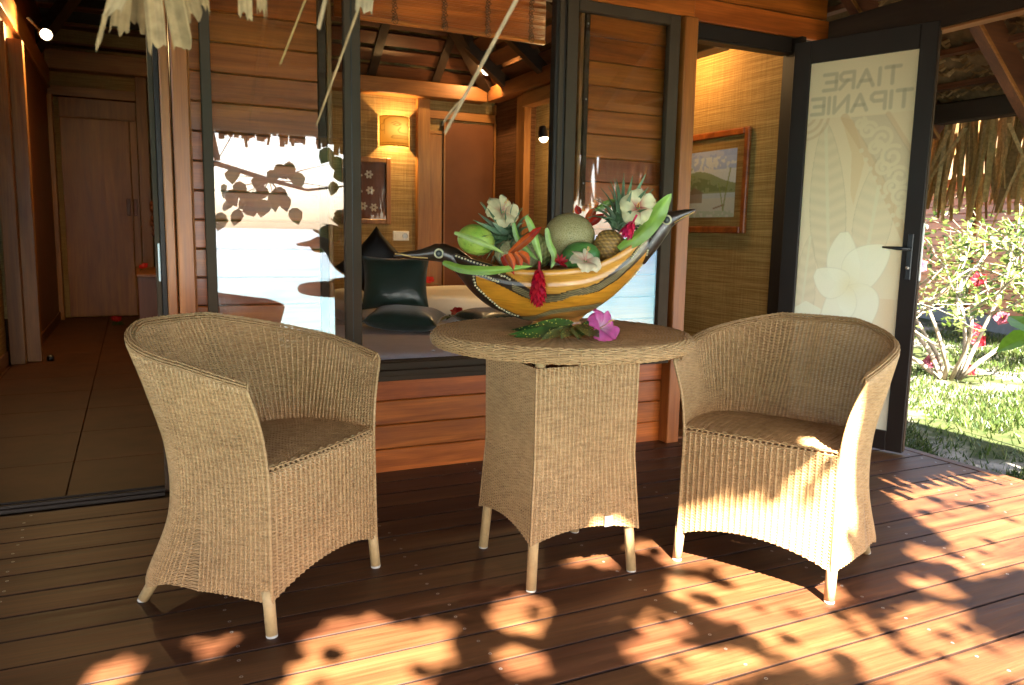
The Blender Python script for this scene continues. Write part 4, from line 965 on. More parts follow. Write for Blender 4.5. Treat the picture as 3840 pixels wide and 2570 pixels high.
blend(inpoly([(.10,.72),(.16,.76),(.25,.72),(.24,.68),(.16,.66),(.10,.68)]), (.82,.77,.58), .8)
# mirrored words
GL = {'T':[[(0,1),(1,1)],[(.5,1),(.5,0)]],'I':[[(.5,1),(.5,0)]],'A':[[(0,0),(.5,1),(1,0)],[(.2,.35),(.8,.35)]],'R':[[(0,0),(0,1),(.8,1),(1,.85),(1,.65),(.8,.5),(0,.5)],[(.45,.5),(1,0)]],'E':[[(1,1),(0,1),(0,0),(1,0)],[(0,.5),(.8,.5)]],'P':[[(0,0),(0,1),(.8,1),(1,.85),(1,.65),(.8,.5),(0,.5)]],'N':[[(0,0),(0,1),(1,0),(1,1)]]}
def word(w, xl, xr, z0, z1, adv):
    tot = sum(adv[c] for c in w); x = 0
    for c in w:
        cw = adv[c]/tot
        for st in GL[c]:
            pts = []
            for a, b in st:
                f = (x+cw*(.12+.76*a) if c != 'I' else x+cw*.5); pts.append((xr-(xr-xl)*f, z0+(z1-z0)*b))
            pline(pts, .0095, (.40,.35,.24), .52, .006)
        x += cw
adv = {'T':1,'I':.4,'A':1.1,'R':1,'E':.95,'P':1,'N':1.05}
word('TIARE', .165, .572, 1.885, 1.965, adv); word('TIPANIE', .108, .634, 1.765, 1.845, adv)
fm, nt, b_ = nmat('frosted_print_glass', .45, (.7,.6,.4), .35); n = N(nt); a_ = n('VertexColor', layer_name='Col'); f_ = n.noise(n.coords((240,240,240), False), 1, 2)
cc = n.mix(a_.outputs[0], n.ramp(f_, [(.3,(.94,.94,.93)),(.7,(1.03,1.03,1.03))]), 1, 'MULTIPLY'); n.l(cc, b_.inputs['Base Color'])
tr = n('BsdfTranslucent'); n.l(cc, tr.inputs[0]); ms = n('MixShader'); ms.inputs[0].default_value = .55
n.l(b_.outputs[0], ms.inputs[1]); n.l(tr.outputs[0], ms.inputs[2]); n.l(ms.outputs[0], nt.nodes['Material Output'].inputs[0])
Vg = np.stack([GX, np.full_like(GX,-.004), GZ], -1).reshape(-1,3); Vb = Vg+np.array([0,.008,0]); ii = np.arange(gh*gw).reshape(gh,gw)
Fg = np.stack([ii[:-1,:-1],ii[:-1,1:],ii[1:,1:],ii[1:,:-1]],-1).reshape(-1,4)
link(np_mesh('frosted_pane', Vg, Fg, IM.reshape(-1,3)), 'frosted_pane', fm, door)

# ================================================================== framed watercolour on the side wall (plane x = 3.345, seen from -x)
pic = thing('framed_watercolour', 'red-brown framed watercolour of a beach hut on the golden matting wall', 'picture', (3.345,4.0,1.12))
ya, yb, za, zb = 3.705, 4.43, 1.125, 1.755
for a in ((3.318,3.3445,ya,ya+.042,za,zb),(3.318,3.3445,yb-.042,yb,za,zb),(3.318,3.3445,ya+.0425,yb-.0425,za,za+.042),(3.318,3.3445,ya+.0425,yb-.0425,zb-.042,zb)):
    m = MB(); m.cbox(*a, .006); wbuild(m, 'frame_side', M['siding'], pic)
m = MB(); m.box(3.335,3.343,ya+.04,yb-.04,za+.04,zb-.04); wbuild(m, 'mat_board', M['matdoor'], pic)
nw, nh = 90, 80; yy = np.linspace(ya+.11,yb-.10,nw); zz = np.linspace(za+.10,zb-.115,nh); GX, GZ = np.meshgrid(np.linspace(1,0,nw), np.linspace(0,1,nh))
IM = np.ones((nh,nw,3))*np.array([.80,.79,.74]); nz = rng.normal(size=(nh,nw)); 
for _ in range(6): nz = (nz+np.roll(nz,1,0)+np.roll(nz,-1,0)+np.roll(nz,1,1)+np.roll(nz,-1,1))/4.0
nz = nz/nz.std()
blend(((GZ>.72)&(nz+np.sin(GX*9)*.8>.2))*1., (.42,.50,.74), .75); blend((GZ>.9)*1., (.36,.42,.70), .5)
hill = .60+.10*np.sin(GX*4.2+.3); blend(((GZ<hill)&(GZ>.36))*1., (.30,.34,.10), .85); blend(((GZ<hill-.1)&(GZ>.38)&(nz>-.1))*1., (.16,.20,.05), .6)
blend(((GZ<.36)&(GZ>.28))*1., (.60,.62,.58), .5); blend((GZ<.28)*1., (.78,.70,.52), .7); blend(((GZ<.10)&(nz>0))*1., (.55,.60,.35), .6)
blend(inpoly([(.12,.22),(.12,.36),(.22,.45),(.40,.38),(.40,.22)]), (.34,.20,.10), .8); blend(inpoly([(.08,.35),(.24,.47),(.45,.36)]), (.28,.20,.12), .8)
pline([(.80,.10),(.84,.40),(.90,.72)], .012, (.30,.34,.08), .8); pline([(.80,.1),(.74,.36),(.70,.5)], .010, (.34,.40,.10), .8); pline([(.62,.13),(.80,.18)], .012, (.35,.18,.08), .8)
for k in range(7): a = k*.9; pline([(.08,.66),(.08+.16*math.cos(a),.66+.16*math.sin(a)-.03)], .014, (.33,.36,.10), .75)
pm = vcol('watercolour', .6, .2, .05, 80); Yg, Zg = np.meshgrid(yy, zz); Vg = np.stack([np.full_like(Yg,3.333), Yg, Zg], -1).reshape(-1,3); ii = np.arange(nh*nw).reshape(nh,nw)
o = link(np_mesh('painting', Vg, np.stack([ii[:-1,:-1],ii[1:,:-1],ii[1:,1:],ii[:-1,1:]],-1).reshape(-1,4), IM.reshape(-1,3)), 'painting', pm, pic); o.matrix_parent_inverse = Matrix.Translation(-pic.location)
m = MB(); m.box(3.3285,3.3305,ya+.0425,yb-.0425,za+.0425,zb-.0425); wbuild(m, 'cover_glass', M['picglass'], pic)
# ================================================================== lamps and furnishings indoors
WARM = (1, .62, .25)
def point(name, loc, power, size=.02, color=WARM, parent=None):
    l = bpy.data.lights.new(name, 'POINT'); l.energy = power; l.color = color; l.shadow_soft_size = size
    o = bpy.data.objects.new(name, l); col.objects.link(o); o.location = loc
    if parent: o.parent = parent; o.matrix_parent_inverse = Matrix.Translation(-parent.location)
    return o
M['bulb'] = glow('lit_bulb', (1,.80,.48), 1.2)
# tapa-cloth wall lamp with a drawn face
lamp = thing('wall_lamp', 'glowing orange half-round lamp shade with a drawn face on the bedroom wall', 'lamp', (2.01,6.5,1.79))
nw, nh = 70, 70; GX, GZ = np.meshgrid(np.linspace(0,1,nw), np.linspace(0,1,nh)); IM = np.zeros((nh,nw,3))
hot = np.exp(-(((GX-.58)/.26)**2+((GZ-.56)/.30)**2)); IM[:] = np.array([.040,.0120,.0008])+np.array([.050,.038,.008])*hot[...,None]
dk = (.006,.0015,.0)
for pts, w in (([(.16,.72),(.2,.86),(.34,.95),(.7,.96),(.9,.90),(.96,.7)],.007),([(.16,.72),(.08,.72),(.06,.58),(.12,.5),(.19,.52)],.007),([(.36,.74),(.46,.80),(.58,.73)],.007),([(.72,.74),(.82,.80),(.94,.73)],.007),([(.4,.70),(.48,.66),(.56,.70),(.48,.75),(.4,.70)],.008),([(.74,.70),(.82,.66),(.9,.70),(.82,.75),(.74,.70)],.008),
               ([(.56,.62),(.50,.52),(.54,.44),(.66,.42),(.80,.44),(.84,.52),(.78,.62)],.007),([(.36,.28),(.40,.34),(.88,.34),(.92,.28),(.86,.25),(.40,.25),(.36,.28)],.008),([(.40,.295),(.88,.295)],.005),([(.2,.86),(.2,.4)],.004)): pline(pts, w, dk, .8, .02)
blend((np.abs(GZ-.09-.02*np.abs(((GX*26)%1)-.5))<.02)*1., dk, .5); blend(((GZ<.03)|(GZ>.975))*1., dk, .8); blend((GX<.03)*1., dk, .7)
lm = bpy.data.materials.new('lit_tapa'); lm.use_nodes = True; nt = lm.node_tree; nt.nodes.remove(nt.nodes['Principled BSDF']); e = nt.nodes.new('ShaderNodeEmission'); a = nt.nodes.new('ShaderNodeVertexColor'); a.layer_name = 'Col'
nt.links.new(a.outputs[0], e.inputs[0]); e.inputs[1].default_value = 1.0; nt.links.new(e.outputs[0], nt.nodes['Material Output'].inputs[0])
th = np.linspace(math.pi, 0, nw); Vg = np.stack([2.01+.125*np.cos(th)[None,:]+0*GZ, 6.515-.11*np.sin(th)[None,:]+0*GZ, 1.795+.245*GZ], -1).reshape(-1,3); ii = np.arange(nh*nw).reshape(nh,nw)
o = link(np_mesh('lamp_shade', Vg, np.stack([ii[:-1,:-1],ii[:-1,1:],ii[1:,1:],ii[1:,:-1]],-1).reshape(-1,4), IM.reshape(-1,3)), 'lamp_shade', lm, lamp, True); o.matrix_parent_inverse = Matrix.Translation(-lamp.location)
m = MB(); m.box(1.95,2.07,6.50,6.519,1.85,1.98); wbuild(m, 'back_plate', M['redZ'], lamp)
point('lamp_bulb', (2.02,6.46,1.92), 1.5, .02, (1,.60,.22), lamp); 
def spot_lamp(name, label, loc, aim, r, power, base):
    t = thing(name, label, 'spotlight', loc, 'small round spotlights indoors'); loc = Vector(loc); d = (Vector(aim)-loc).normalized()
    m = MB(); m.tube([loc-d*r*1.6, loc-d*r*.4, loc+d*r*.9], [r*.7,r*1.05,r*1.05], 16, cap=False); m.tube([loc-d*r*1.7, loc-d*r*1.6], [r*.5,r*.7], 16); wbuild(m, 'housing', M['black'], t, smooth=True)
    m = MB(); m.tube([loc-d*r*1.2, Vector(base)], r*.25, 8); wbuild(m, 'bracket', M['black'], t)
    m = MB(); m.ell(loc+d*r*.75, (r*.92,)*3, 16, 12); wbuild(m, 'bulb', M['bulb'], t, smooth=True)
    point(name+'_light', loc+d*r*2.2, power, r*.6, WARM, t)
def at(vx, vy, Y): D = pix(vx, vy); return Vector((0,0,1.1))+D*(Y/D.y)
p = at(103,78,7.6); spot_lamp('ceiling_spotlight', 'lit round spotlight on the beam above the hall', p, p+Vector((.3,-1,-.3)), .045, 4.0, p+Vector((-.12,.05,.12)))
p = at(1112,162,6.2); spot_lamp('ceiling_spotlight', 'lit round spotlight above the corner of the bedroom beams', p, p+Vector((-.25,-1,-.15)), .040, 1.3, p+Vector((.05,.1,.16)))
p = at(1243,308,5.3); spot_lamp('wall_spotlight', 'small lit spotlight pointing down on the yellow alcove wall', p, p+Vector((.02,-.25,-1)), .036, .9, p+Vector((.12,.08,.05)))
p = Vector((3.0,4.15,2.32)); spot_lamp('ceiling_spotlight', 'lit spotlight inside the entrance facing the framed watercolour', p, p+Vector((.5,.1,-1)), .04, 1.0, p+Vector((0,0,.2)))
# uplight glow on the roof boards comes from a second lamp of the pair, out of sight behind the beam
# framed shell picture
fp = thing('framed_carving', 'wood-framed picture of pale flower carvings on the bedroom wall', 'picture', (1.86,6.5,1.1))
xa, xb, za, zb = 1.56, 1.975, 1.155, 1.70
for a in ((xa,xa+.04,6.485,6.5195,za,zb),(xb-.04,xb,6.485,6.5195,za,zb),(xa+.0405,xb-.0405,6.485,6.5195,za,za+.04),(xa+.0405,xb-.0405,6.485,6.5195,zb-.04,zb)):
    m = MB(); m.cbox(*a, .004); wbuild(m, 'frame_side', M['inZ'], fp)
m = MB(); m.box(xa+.04,xb-.04,6.506,6.514,za+.04,zb-.04); wbuild(m, 'backing', M['redZ'], fp)
M['shell'] = plain('shell', (.60,.52,.40), .5, .4)
for k, (x, z) in enumerate(((1.70,1.55),(1.79,1.56),(1.70,1.42),(1.80,1.43),(1.74,1.30),(1.83,1.29),(1.68,1.24))):
    m = MB(); 
    for q in range(6): a = q*1.047; m.ell((x+.022*math.cos(a),6.503,z+.022*math.sin(a)),(.015,.003,.010),8,6,rot=Matrix.Rotation(-a,3,'Y'))
    wbuild(m, 'flower_relief', M['shell'], fp)
m = MB(); m.box(xa+.0405,xb-.0405,6.497,6.499,za+.0405,zb-.0405); wbuild(m, 'cover_glass', M['picglass'], fp)
# switches
for lab, x0, x1, Y, vx, vy in (('white double switch and socket plate on the matting wall', -.07, .07, 6.52, 917, 540), ('white light switch above the melon on the alcove wall', -.03,.03, 5.9, 1243, 520)):
    p = at(vx, vy, Y); t = thing('switch_plate', lab, 'switch', p)
    m = MB(); m.cbox(p.x+x0, p.x+x1, p.y-.012, p.y-.001, p.z-.04, p.z+.04, .003); wbuild(m, 'plate', M['white'], t)
    for k in range(2 if x1 > .05 else 1):
        cx = p.x+(-.035+.07*k if x1 > .05 else 0)
        m = MB(); m.cbox(cx-.018, cx+.018, p.y-.016, p.y-.0125, p.z-.022, p.z+.022, .002); wbuild(m, 'rocker', M['white'], t)
    if x1 > .05:
        m = MB(); m.lathe([(.024,0),(.024,.003),(.020,.003),(.019,.001),(.001,.001)], 18); o = m.build('socket', M['steel'], t, loc=(.035,-.0165,0)); o.rotation_euler = (R(90),0,0)
# daybed
M['linen'] = plain('pale_linen', (.60,.57,.60), .85, .2, .06, 12, bump=.15)
day = thing('daybed', 'low daybed with pale grey mattress right behind the window sill', 'daybed', (1.4,4.0,0))
m = MB(); m.cbox(.40,2.02,3.56,5.08,.0,.36,.008); wbuild(m, 'base', M['redZ'], day)
def cushion(name, mat, parent, sx, sy, sz, loc, rot, n=18, p=3.2, pinch=.10):
    vs = []; 
    for side in (1,-1):
        rows = []
        for i in range(n+1):
            row = []
            for j in range(n+1):
                u_ = -1+2*i/n; v_ = -1+2*j/n; r_ = max(0,(1-abs(u_)**p)*(1-abs(v_)**p)); k = 1-pinch*(1-abs(u_)**2)*abs(v_)**3; k2 = 1-pinch*(1-abs(v_)**2)*abs(u_)**3
                wr = .03*math.sin(u_*7+v_*5)*math.exp(-3*(1-max(abs(u_),abs(v_))))*2
                row.append((u_*sx*k2, v_*sy*k, side*sz*(r_**.45)*(1+wr)))
            rows.append(row)
        vs.append(rows)
    m = MB(); m.grid(vs[0]); m.grid(vs[1], flip=True); o = m.build(name, mat, parent, True); o.location = loc; o.rotation_euler = rot; return o
m = MB(); rows = []
o = cushion('mattress', M['linen'], None, .80, .755, .075, (1.22,4.32,.43), (0,0,0), 26, 14, .004); o.parent = day; o.matrix_parent_inverse = Matrix.Translation(-day.location)
for x in (1.0,1.35,1.6): m = MB(); m.ell((x,3.72,.506),(.012,.012,.004),10,6); wbuild(m, 'button', M['linen'], day)
sm_, nt, b_ = nmat('green_satin', .27, (.020,.042,.032), .6); b_.inputs['Sheen Weight'].default_value = .4; n = N(nt); f = n.noise(n.coords((14,14,14)), 1, 4, .6, .5); n.bump(f, b_, .35, .012); M['satin'] = sm_
bk_ = plain('black_satin', (.010,.009,.009), .5, .3, .1, 12, bump=.3); M['bsatin'] = bk_
def rest(vx, vy, z): D = pix(vx, vy); t = (z-1.1)/D.z; return Vector((0,0,1.1))+D*t
q = rest(905,742,.51)
for lab, mt, sx, sy, sz, loc, rot in (('upright dark green satin cushion leaning on the daybed', 'satin', .215,.175,.08, at(905,648,4.80), (R(74),R(0),R(-20))),
        ('dark green satin cushion lying flat in front on the daybed', 'satin', .225,.17,.065, at(927,728,4.56), (R(6),R(2),R(-30))),
        ('black pointed cushion standing behind the green ones', 'bsatin', .19,.19,.07, at(862,612,5.02), (R(80),R(45),R(-18))),
        ('dark green cushion mostly hidden behind the table edge', 'satin', .19,.15,.06, at(1120,728,4.62), (R(5),0,R(15)))):
    o = cushion('cushion', M[mt], None, sx, sy, sz, loc, rot); tag(o, lab, 'cushion', 'cushions on the daybed')
bd = thing('bed', 'white covered bed deep in the bedroom behind the cushions', 'bed', (2.2,5.4,0))
m = MB(); m.cbox(1.35,2.78,5.2,6.40,.10,.42,.02); wbuild(m, 'frame', M['redZ'], bd)
o = cushion('bedspread', M['white'], None, .73, .62, .13, (2.08,5.80,.52), (0,0,0), 26, 10, .004); o.parent = bd; o.matrix_parent_inverse = Matrix.Translation(-bd.location)
M['frond'] = vcol('cut_leaf', .4, .5, .12, 30, 0, .25)
# flowers laid on bed and daybed, and in the hall
def deco(label, p, cols, nl, sz, seed, catg='flowers'):
    rs = random.Random(seed); t = thing('laid_flowers', label, catg, p, 'welcome flowers laid out indoors'); lf = MB(); p = Vector(p)
    for k in range(nl):
        a = rs.uniform(0,6.28); d = Vector((math.cos(a),math.sin(a),rs.uniform(.05,.35))); leaf(lf, p+Vector((0,0,.012)), d, (0,0,1), sz*rs.uniform(.8,1.3), sz*.22, (.03,.09,.02), .3)
    wbuild(lf, 'leaf', M['frond'], t)['kind'] = 'stuff'
    for k, c in enumerate(cols):
        f_ = MB(); petal_fan(f_, p+Vector((rs.uniform(-.05,.05),rs.uniform(-.05,.05),.04)), (rs.uniform(-.4,.4),-.5,.8), .05, 6, c, c, .5); wbuild(f_, 'flower', M['flower'], t)
deco('red flower with dark palm leaves laid on the daybed beside the cushions', tuple(rest(1040,730,.515)), [(.4,.01,.02)], 9, .20, 4)
deco('red flower lying on the white bed', tuple(rest(982,655,.64)), [(.5,.02,.02)], 3, .10, 5)
deco('red flowers on dark leaves on the floor before the hall door', (-.18,9.9,.005), [(.4,.02,.02),(.35,.01,.01)], 8, .16, 6)
deco('red flowers on the dark cabinet in the hall', (.10,8.75,.655), [(.5,.02,.02)], 3, .1, 7)
cv = MB()
for k in range(7): cv.ell((.205+.01*math.sin(k*2),8.75+.03*math.cos(k*3),1.02+k*.05), (.03,.05+.012*math.sin(k*2.2),.035), 8, 6)
cv.box(.225,.2395,8.68,8.82,1.0,1.36); cv = cv.build('wall_carving', M['redZ']); tag(cv, 'small dark carved panel on the hall wall above the cabinet', 'carving')
# ================================================================== carved bird bowl and its fruit (laid out in the plane facing the veranda steps)
AX = Vector((.872,-.489,0)).normalized(); NY = Vector((.489,.872,0)).normalized(); TOP = TZ+.0045
def wp(cx, cy, yo=0):                                            # photo detail coordinates -> world, on the plane yo behind the table centre
    D = pix(854.2+.33857*cx, 396.6+.33845*cy); P0 = Vector((TX,TY,0))+NY*yo; C0 = Vector((0,0,1.1))
    return C0+D*(NY.dot(P0-C0)/NY.dot(D))
def prj(P):                                                      # world -> the same detail coordinates (numpy)
    P = np.asarray(P)-np.array([0,0,1.1]); d = P@np.array(fwd); k = 3840/2343
    vx = (1920+2945.75*(P@np.array(r2))/d)/k; vy = (1285-2945.75*(P@np.array(u2))/d)/k
    return np.stack([(vx-854.2)/.33857, (vy-396.6)/.33845], -1)
U = .000486                                                      # metres per detail pixel
bowl = thing('bird_bowl', 'carved orange and black wooden bowl with a bird head at each end', 'bowl', (TX,TY,TOP))
def cr_(xs, xk, yk): return np.array([float(cat(np.array([x]), xk, yk)[0]) for x in xs])
bx = [505,560,600,740,900,1000,1100,1300,1420,1540,1700,1850,1935]; by = [560,655,720,868,950,985,1000,1000,960,890,755,565,400]
rx = [505,600,740,900,1150,1300,1450,1600,1750,1850,1935]; ry = [525,560,603,640,657,650,628,572,478,385,322]
wk = [505,560,640,740,900,1150,1300,1450,1600,1750,1850,1935]; wv = [.012,.035,.068,.098,.135,.165,.17,.158,.125,.072,.036,.014]
ns, nr = 520, 170; xs = np.linspace(508,1932,ns); zb_ = cr_(xs,bx,by); zr_ = cr_(xs,rx,ry); wd_ = cr_(xs,wk,wv)
Vv = np.zeros((ns,nr,3)); Vi = np.zeros((ns,41,3))
for i in range(ns):
    pr = wp(xs[i], zr_[i], -wd_[i]); pb = wp(xs[i], zb_[i], 0); h = max(pr.z-pb.z, .008); c0 = Vector((pb.x,pb.y,pr.z)); c1 = pr+NY*wd_[i]; 
    for j, ph in enumerate(np.linspace(0,math.pi,nr)):
        y = -wd_[i]*math.cos(ph)*(1-.10*math.sin(ph)); dz = h*math.sin(ph)**.85
        k = min(1,dz/h); base = Vector((c1.x,c1.y,0)).lerp(Vector((pb.x,pb.y,0)),k)
        rid = .0035*math.sin(min(1,dz/.05)*math.pi*2)*(1 if dz < .05 else 0)
        p = base+NY*(y+(-rid if y < 0 else rid)); Vv[i,j] = (p.x,p.y,pr.z-dz)
    for j, ph in enumerate(np.linspace(0,math.pi,41)):
        wi = max(.003, wd_[i]-.011); y = -wi*math.cos(ph); dz = max(.004,(h-.02)*.72)*math.sin(ph)**.8; p = Vector((c1.x,c1.y,0))+NY*y; Vi[i,j] = (p.x,p.y,pr.z+.001-dz)
D2 = prj(Vv.reshape(-1,3)).reshape(ns,nr,2).copy()
half = nr//2; D2[:,half:] = D2[:,:nr-half][:,::-1]                 # the back repeats the front
GX, GZ = D2[...,0], D2[...,1]
ORG = (.52,.185,.014); DRK = (.026,.014,.008); CRM = (.62,.44,.20)
IM = np.ones((ns,nr,3))*np.array(DRK)
S_ = [(545,560),(700,640),(830,690),(940,760),(1060,822),(1180,845),(1260,835),(1340,806),(1430,790),(1520,765),(1640,690),(1750,585),(1850,455),(1900,360)]
blend(inpoly([(560,480),(700,560),(840,640),(930,700),(1060,785),(1180,820),(1260,813),(1335,790),(1430,772),(1520,742),(1630,660),(1740,555),(1830,440),(1880,350),(1920,300),(1700,300),(1400,500),(1100,500)]), (.52,.215,.030), 1)
blend(inpoly([(690,690),(800,732),(900,780),(1000,832),(1090,864),(1180,876),(1270,864),(1340,832),(1430,822),(1530,798),(1650,722),(1760,625),(1852,525),(1838,610),(1760,715),(1640,825),(1540,885),(1350,908),(1200,935),(1095,975),(1000,968),(850,903),(750,815),(700,755)]), ORG, 1)
blend(inpoly([(1060,985),(1200,948),(1350,926),(1500,905),(1560,880),(1560,1100),(1000,1100)]), (.42,.16,.03), 1)
blend(inpoly([(508,600),(620,640),(620,720),(700,850),(500,800)]), (.05,.022,.012), 1)
for k in range(4):
    o_ = -14+k*11; pts = [(x, y+o_+6) for x, y in S_ if 880 < x < 1860]; pline(pts, 1.6, CRM, .62, 5)
for k in range(3): pline([(x, y+k*9) for x, y in ((1010,972),(1095,968),(1200,930),(1350,908),(1470,895),(1535,880))], 6, DRK, .9, 6)
for k in range(3): pline([(x, y+k*9+2) for x, y in ((1010,972),(1095,968),(1200,930),(1350,908),(1470,895),(1535,880))], 1.6, CRM, .8, 4)
for k, off in enumerate((22, 46)): pline([(x, y+off) for x, y in zip(rx[2:], ry[2:])], 3, (.30,.11,.02), .45, 9)
wg = vcol('carved_wood', .30, .55, .10, 8); nt = wg.node_tree; n = N(nt); b_ = nt.nodes['Principled BSDF']; b_.inputs['Coat Weight'].default_value = .35; b_.inputs['Coat Roughness'].default_value = .2
f = n.noise(n.coords((6,6,60), False), 1, 5, .6, 1.5); old = b_.inputs['Base Color'].links[0].from_socket
n.l(n.mix(old, n.ramp(f, [(.3,(.60,.52,.42)),(.6,(1.12,1.12,1.08))]), .75, 'MULTIPLY'), b_.inputs['Base Color']); M['carved'] = wg
ii = np.arange(ns*nr).reshape(ns,nr); Fo = np.stack([ii[:-1,:-1],ii[1:,:-1],ii[1:,1:],ii[:-1,1:]],-1).reshape(-1,4)
jj = ns*nr+np.arange(ns*41).reshape(ns,41); Fi = np.stack([jj[:-1,:-1],jj[:-1,1:],jj[1:,1:],jj[1:,:-1]],-1).reshape(-1,4)
Fr = [np.stack([ii[:-1,a],jj[:-1,b],jj[1:,b],ii[1:,a]],-1) for a, b in ((0,0),(nr-1,40))]
Call = np.concatenate([IM.reshape(-1,3), np.ones((ns*41,3))*np.array([.40,.17,.045])])
def bpart(o): o.matrix_parent_inverse = Matrix.Translation(-bowl.location); return o
bpart(link(np_mesh('body', np.concatenate([Vv.reshape(-1,3),Vi.reshape(-1,3)]), np.concatenate([Fo,Fi]+Fr), Call), 'body', wg, bowl, True))
ft = wp(1240,1000,0); m = MB(); rows = []
for r_, z in ((.070,TOP),(.074,TOP+.006),(.066,TOP+.020),(.060,TOP+.035),(.085,TOP+.062)):
    rows.append([Vector((ft.x,ft.y,z))+AX*(1.25*r_*math.cos(a))+NY*(r_*math.sin(a)) for a in np.linspace(0,2*math.pi,37)])
m.grid(rows); m.c = [(.42,.16,.03)]*len(m.v); bpart(m.build('foot', wg, bowl, True))
flat = prj(Vv[:,:half].reshape(-1,3)); fv = Vv[:,:half].reshape(-1,3)
bd_ = MB()
def beads(pts, step=15, r=.0042):
    L = [np.array(p, float) for p in pts]; out = []
    for a, b in zip(L[:-1], L[1:]):
        k = max(1, int(np.hypot(*(b-a))/step)); out += [a+(b-a)*q/k for q in range(k)]
    for p in out:
        i = np.argmin(((flat-p)**2).sum(1)); q = Vector(fv[i])-NY*.001; bd_.ell(q, (r,r,r*.85), 8, 6, (.72,.58,.34))
beads([(676,700),(690,760),(745,815),(850,908),(920,945),(995,972)], 18); beads([(676,698),(700,684),(760,698),(860,742)], 17); beads([(560,560),(660,595),(770,632),(850,680),(940,730)], 20); beads([(1888,352),(1835,450),(1735,585)], 15); beads([(1852,522),(1842,600),(1770,705),(1705,765)], 15)
o = bpart(bd_.build('bead_trim', M['flower'], bowl, True)); o['kind'] = 'stuff'
def head(pts, eye, er, line, beakc):
    m = MB(); P = [wp(x, y, yo) for x, y, r_, yo in pts]; m.tube(P, [r_*U for x, y, r_, yo in pts], 18, c=DRK); h = bpart(m.build('bird_head', wg, bowl, True))
    e = wp(eye[0], eye[1], -eye[2]*U); d = -NY
    def disc(r_, off, colr):
        mm = MB(); mm.ell(e+d*off, (r_*U, r_*U, r_*U*.35), 18, 10, colr, rot=d.to_track_quat('Z','Y').to_matrix()); return mm
    for nm, r_, off, colr in (('eye_ring',er,.0,(.72,.60,.36)),('iris',er*.66,.0042,(.05,.05,.045)),('pupil',er*.26,.0085,(.16,.16,.14))):
        o = disc(r_, off, colr).build(nm, M['flower'], h, True)
    mm = MB(); mm.tube([wp(x, y, yo) for x, y, yo in line], [.0024]*len(line), 8, c=(.62,.36,.12)); mm.build('beak_line', M['flower'], h, True)
head([(780,770,86,.0),(680,690,80,0),(600,615,72,0),(535,562,64,0),(475,540,64,0),(425,536,60,0),(370,545,46,0),(310,552,34,0),(230,554,25,0),(170,556,16,0),(136,560,5,0)], (444,543,58), 34, [(368,574,-.017),(260,566,-.014),(190,548,-.0085),(146,545,-.005)], 0)
head([(1800,600,36,0),(1860,500,54,0),(1905,425,62,0),(1940,368,64,0),(1975,325,58,0),(2015,305,48,0),(2060,288,36,0),(2110,270,26,0),(2150,256,14,0),(2176,248,5,0)], (1981,316,54), 35, [(2035,333,-.016),(2090,300,-.014),(2140,277,-.009),(2170,262,-.004)], 0)

# ------------------------------------------------------------------ fruit
def fruit_mat(name, c0, c1, net=None, scale=90, rough=.45, bump=.5):
    m, nt, b = nmat(name, rough, c0, .4); n = N(nt); f = n.noise(n.coords((22,22,22)), 1, 4)
    c = n.ramp(f, [(.3,c0),(.7,c1)])
    sp = n.noise(n.coords((95,95,95)), 1, 5, .7); c = n.mix(c, n.ramp(sp, [(.32,(.45,.38,.28)),(.46,(1,1,1))]), .8, 'MULTIPLY'); n.l(n.math('ADD', n.math('MULTIPLY', f, .35), rough-.1), b.inputs['Roughness'])
    if not net: n.bump(f, b, .25, .006)
    if net:
        v = n('TexVoronoi', feature='DISTANCE_TO_EDGE'); v.inputs['Scale'].default_value = scale; cc = n.coords((1,1,1)); n.l(cc, v.inputs['Vector'])
        k = n.ramp(v.outputs['Distance'], [(.02,(1,1,1)),(.16,(0,0,0))]); c = n.mix(c, net, k); n.bump(k, b, bump, .002)
    n.l(c, b.inputs['Base Color']); return m
def ovoid(name, label, catg, c, rx_, rz_, ry_, tilt, mat, lump=.02, stem=None):
    t = thing(name, label, catg, c, None); m = MB(); n1, n2 = 36, 24; rows = []
    for i in range(n2+1):
        ph = math.pi*i/n2; row = []
        for k in range(n1+1):
            th = 2*math.pi*k/n1; l_ = 1+lump*math.sin(3*th+i*.3)*math.sin(ph)+lump*.6*math.sin(5*th)
            v = Vector((math.cos(ph)*rx_*(1+.04*math.cos(ph)), math.sin(ph)*math.cos(th)*ry_*l_, math.sin(ph)*math.sin(th)*rz_*l_))
            row.append(AX*(v.x*math.cos(tilt)-v.z*math.sin(tilt))+NY*v.y+Vector((0,0,v.x*math.sin(tilt)+v.z*math.cos(tilt))))
        rows.append(row)
    m.grid(rows); m.build('body', mat, t, True)
    if stem is not None:
        e = (AX*math.cos(tilt)+Vector((0,0,math.sin(tilt))))*rx_*stem; m = MB(); m.tube([e*.97, e*1.06+Vector((0,0,.004))], [.008,.005], 8); m.build('stem', M['stem'], t)
    return t
ovoid('melon', 'large netted green-brown melon in the middle of the bowl', 'melon', wp(1318,428,.02), .083, .074, .078, .12, fruit_mat('netted_melon', (.19,.15,.045), (.28,.21,.07), (.36,.28,.13), 150))
ovoid('melon', 'small tan netted melon low in the bowl behind the orange flower', 'melon', wp(960,552,-.015), .072, .052, .06, -.25, fruit_mat('small_melon', (.26,.20,.085), (.34,.27,.12), (.42,.36,.19), 170))
ovoid('papaya', 'bright green papaya at the left end of the fruit', 'papaya', wp(690,452,-.06), .060, .049, .055, -.25, fruit_mat('green_papaya', (.14,.24,.025), (.36,.40,.06), None, 60, .35), .02, 1)
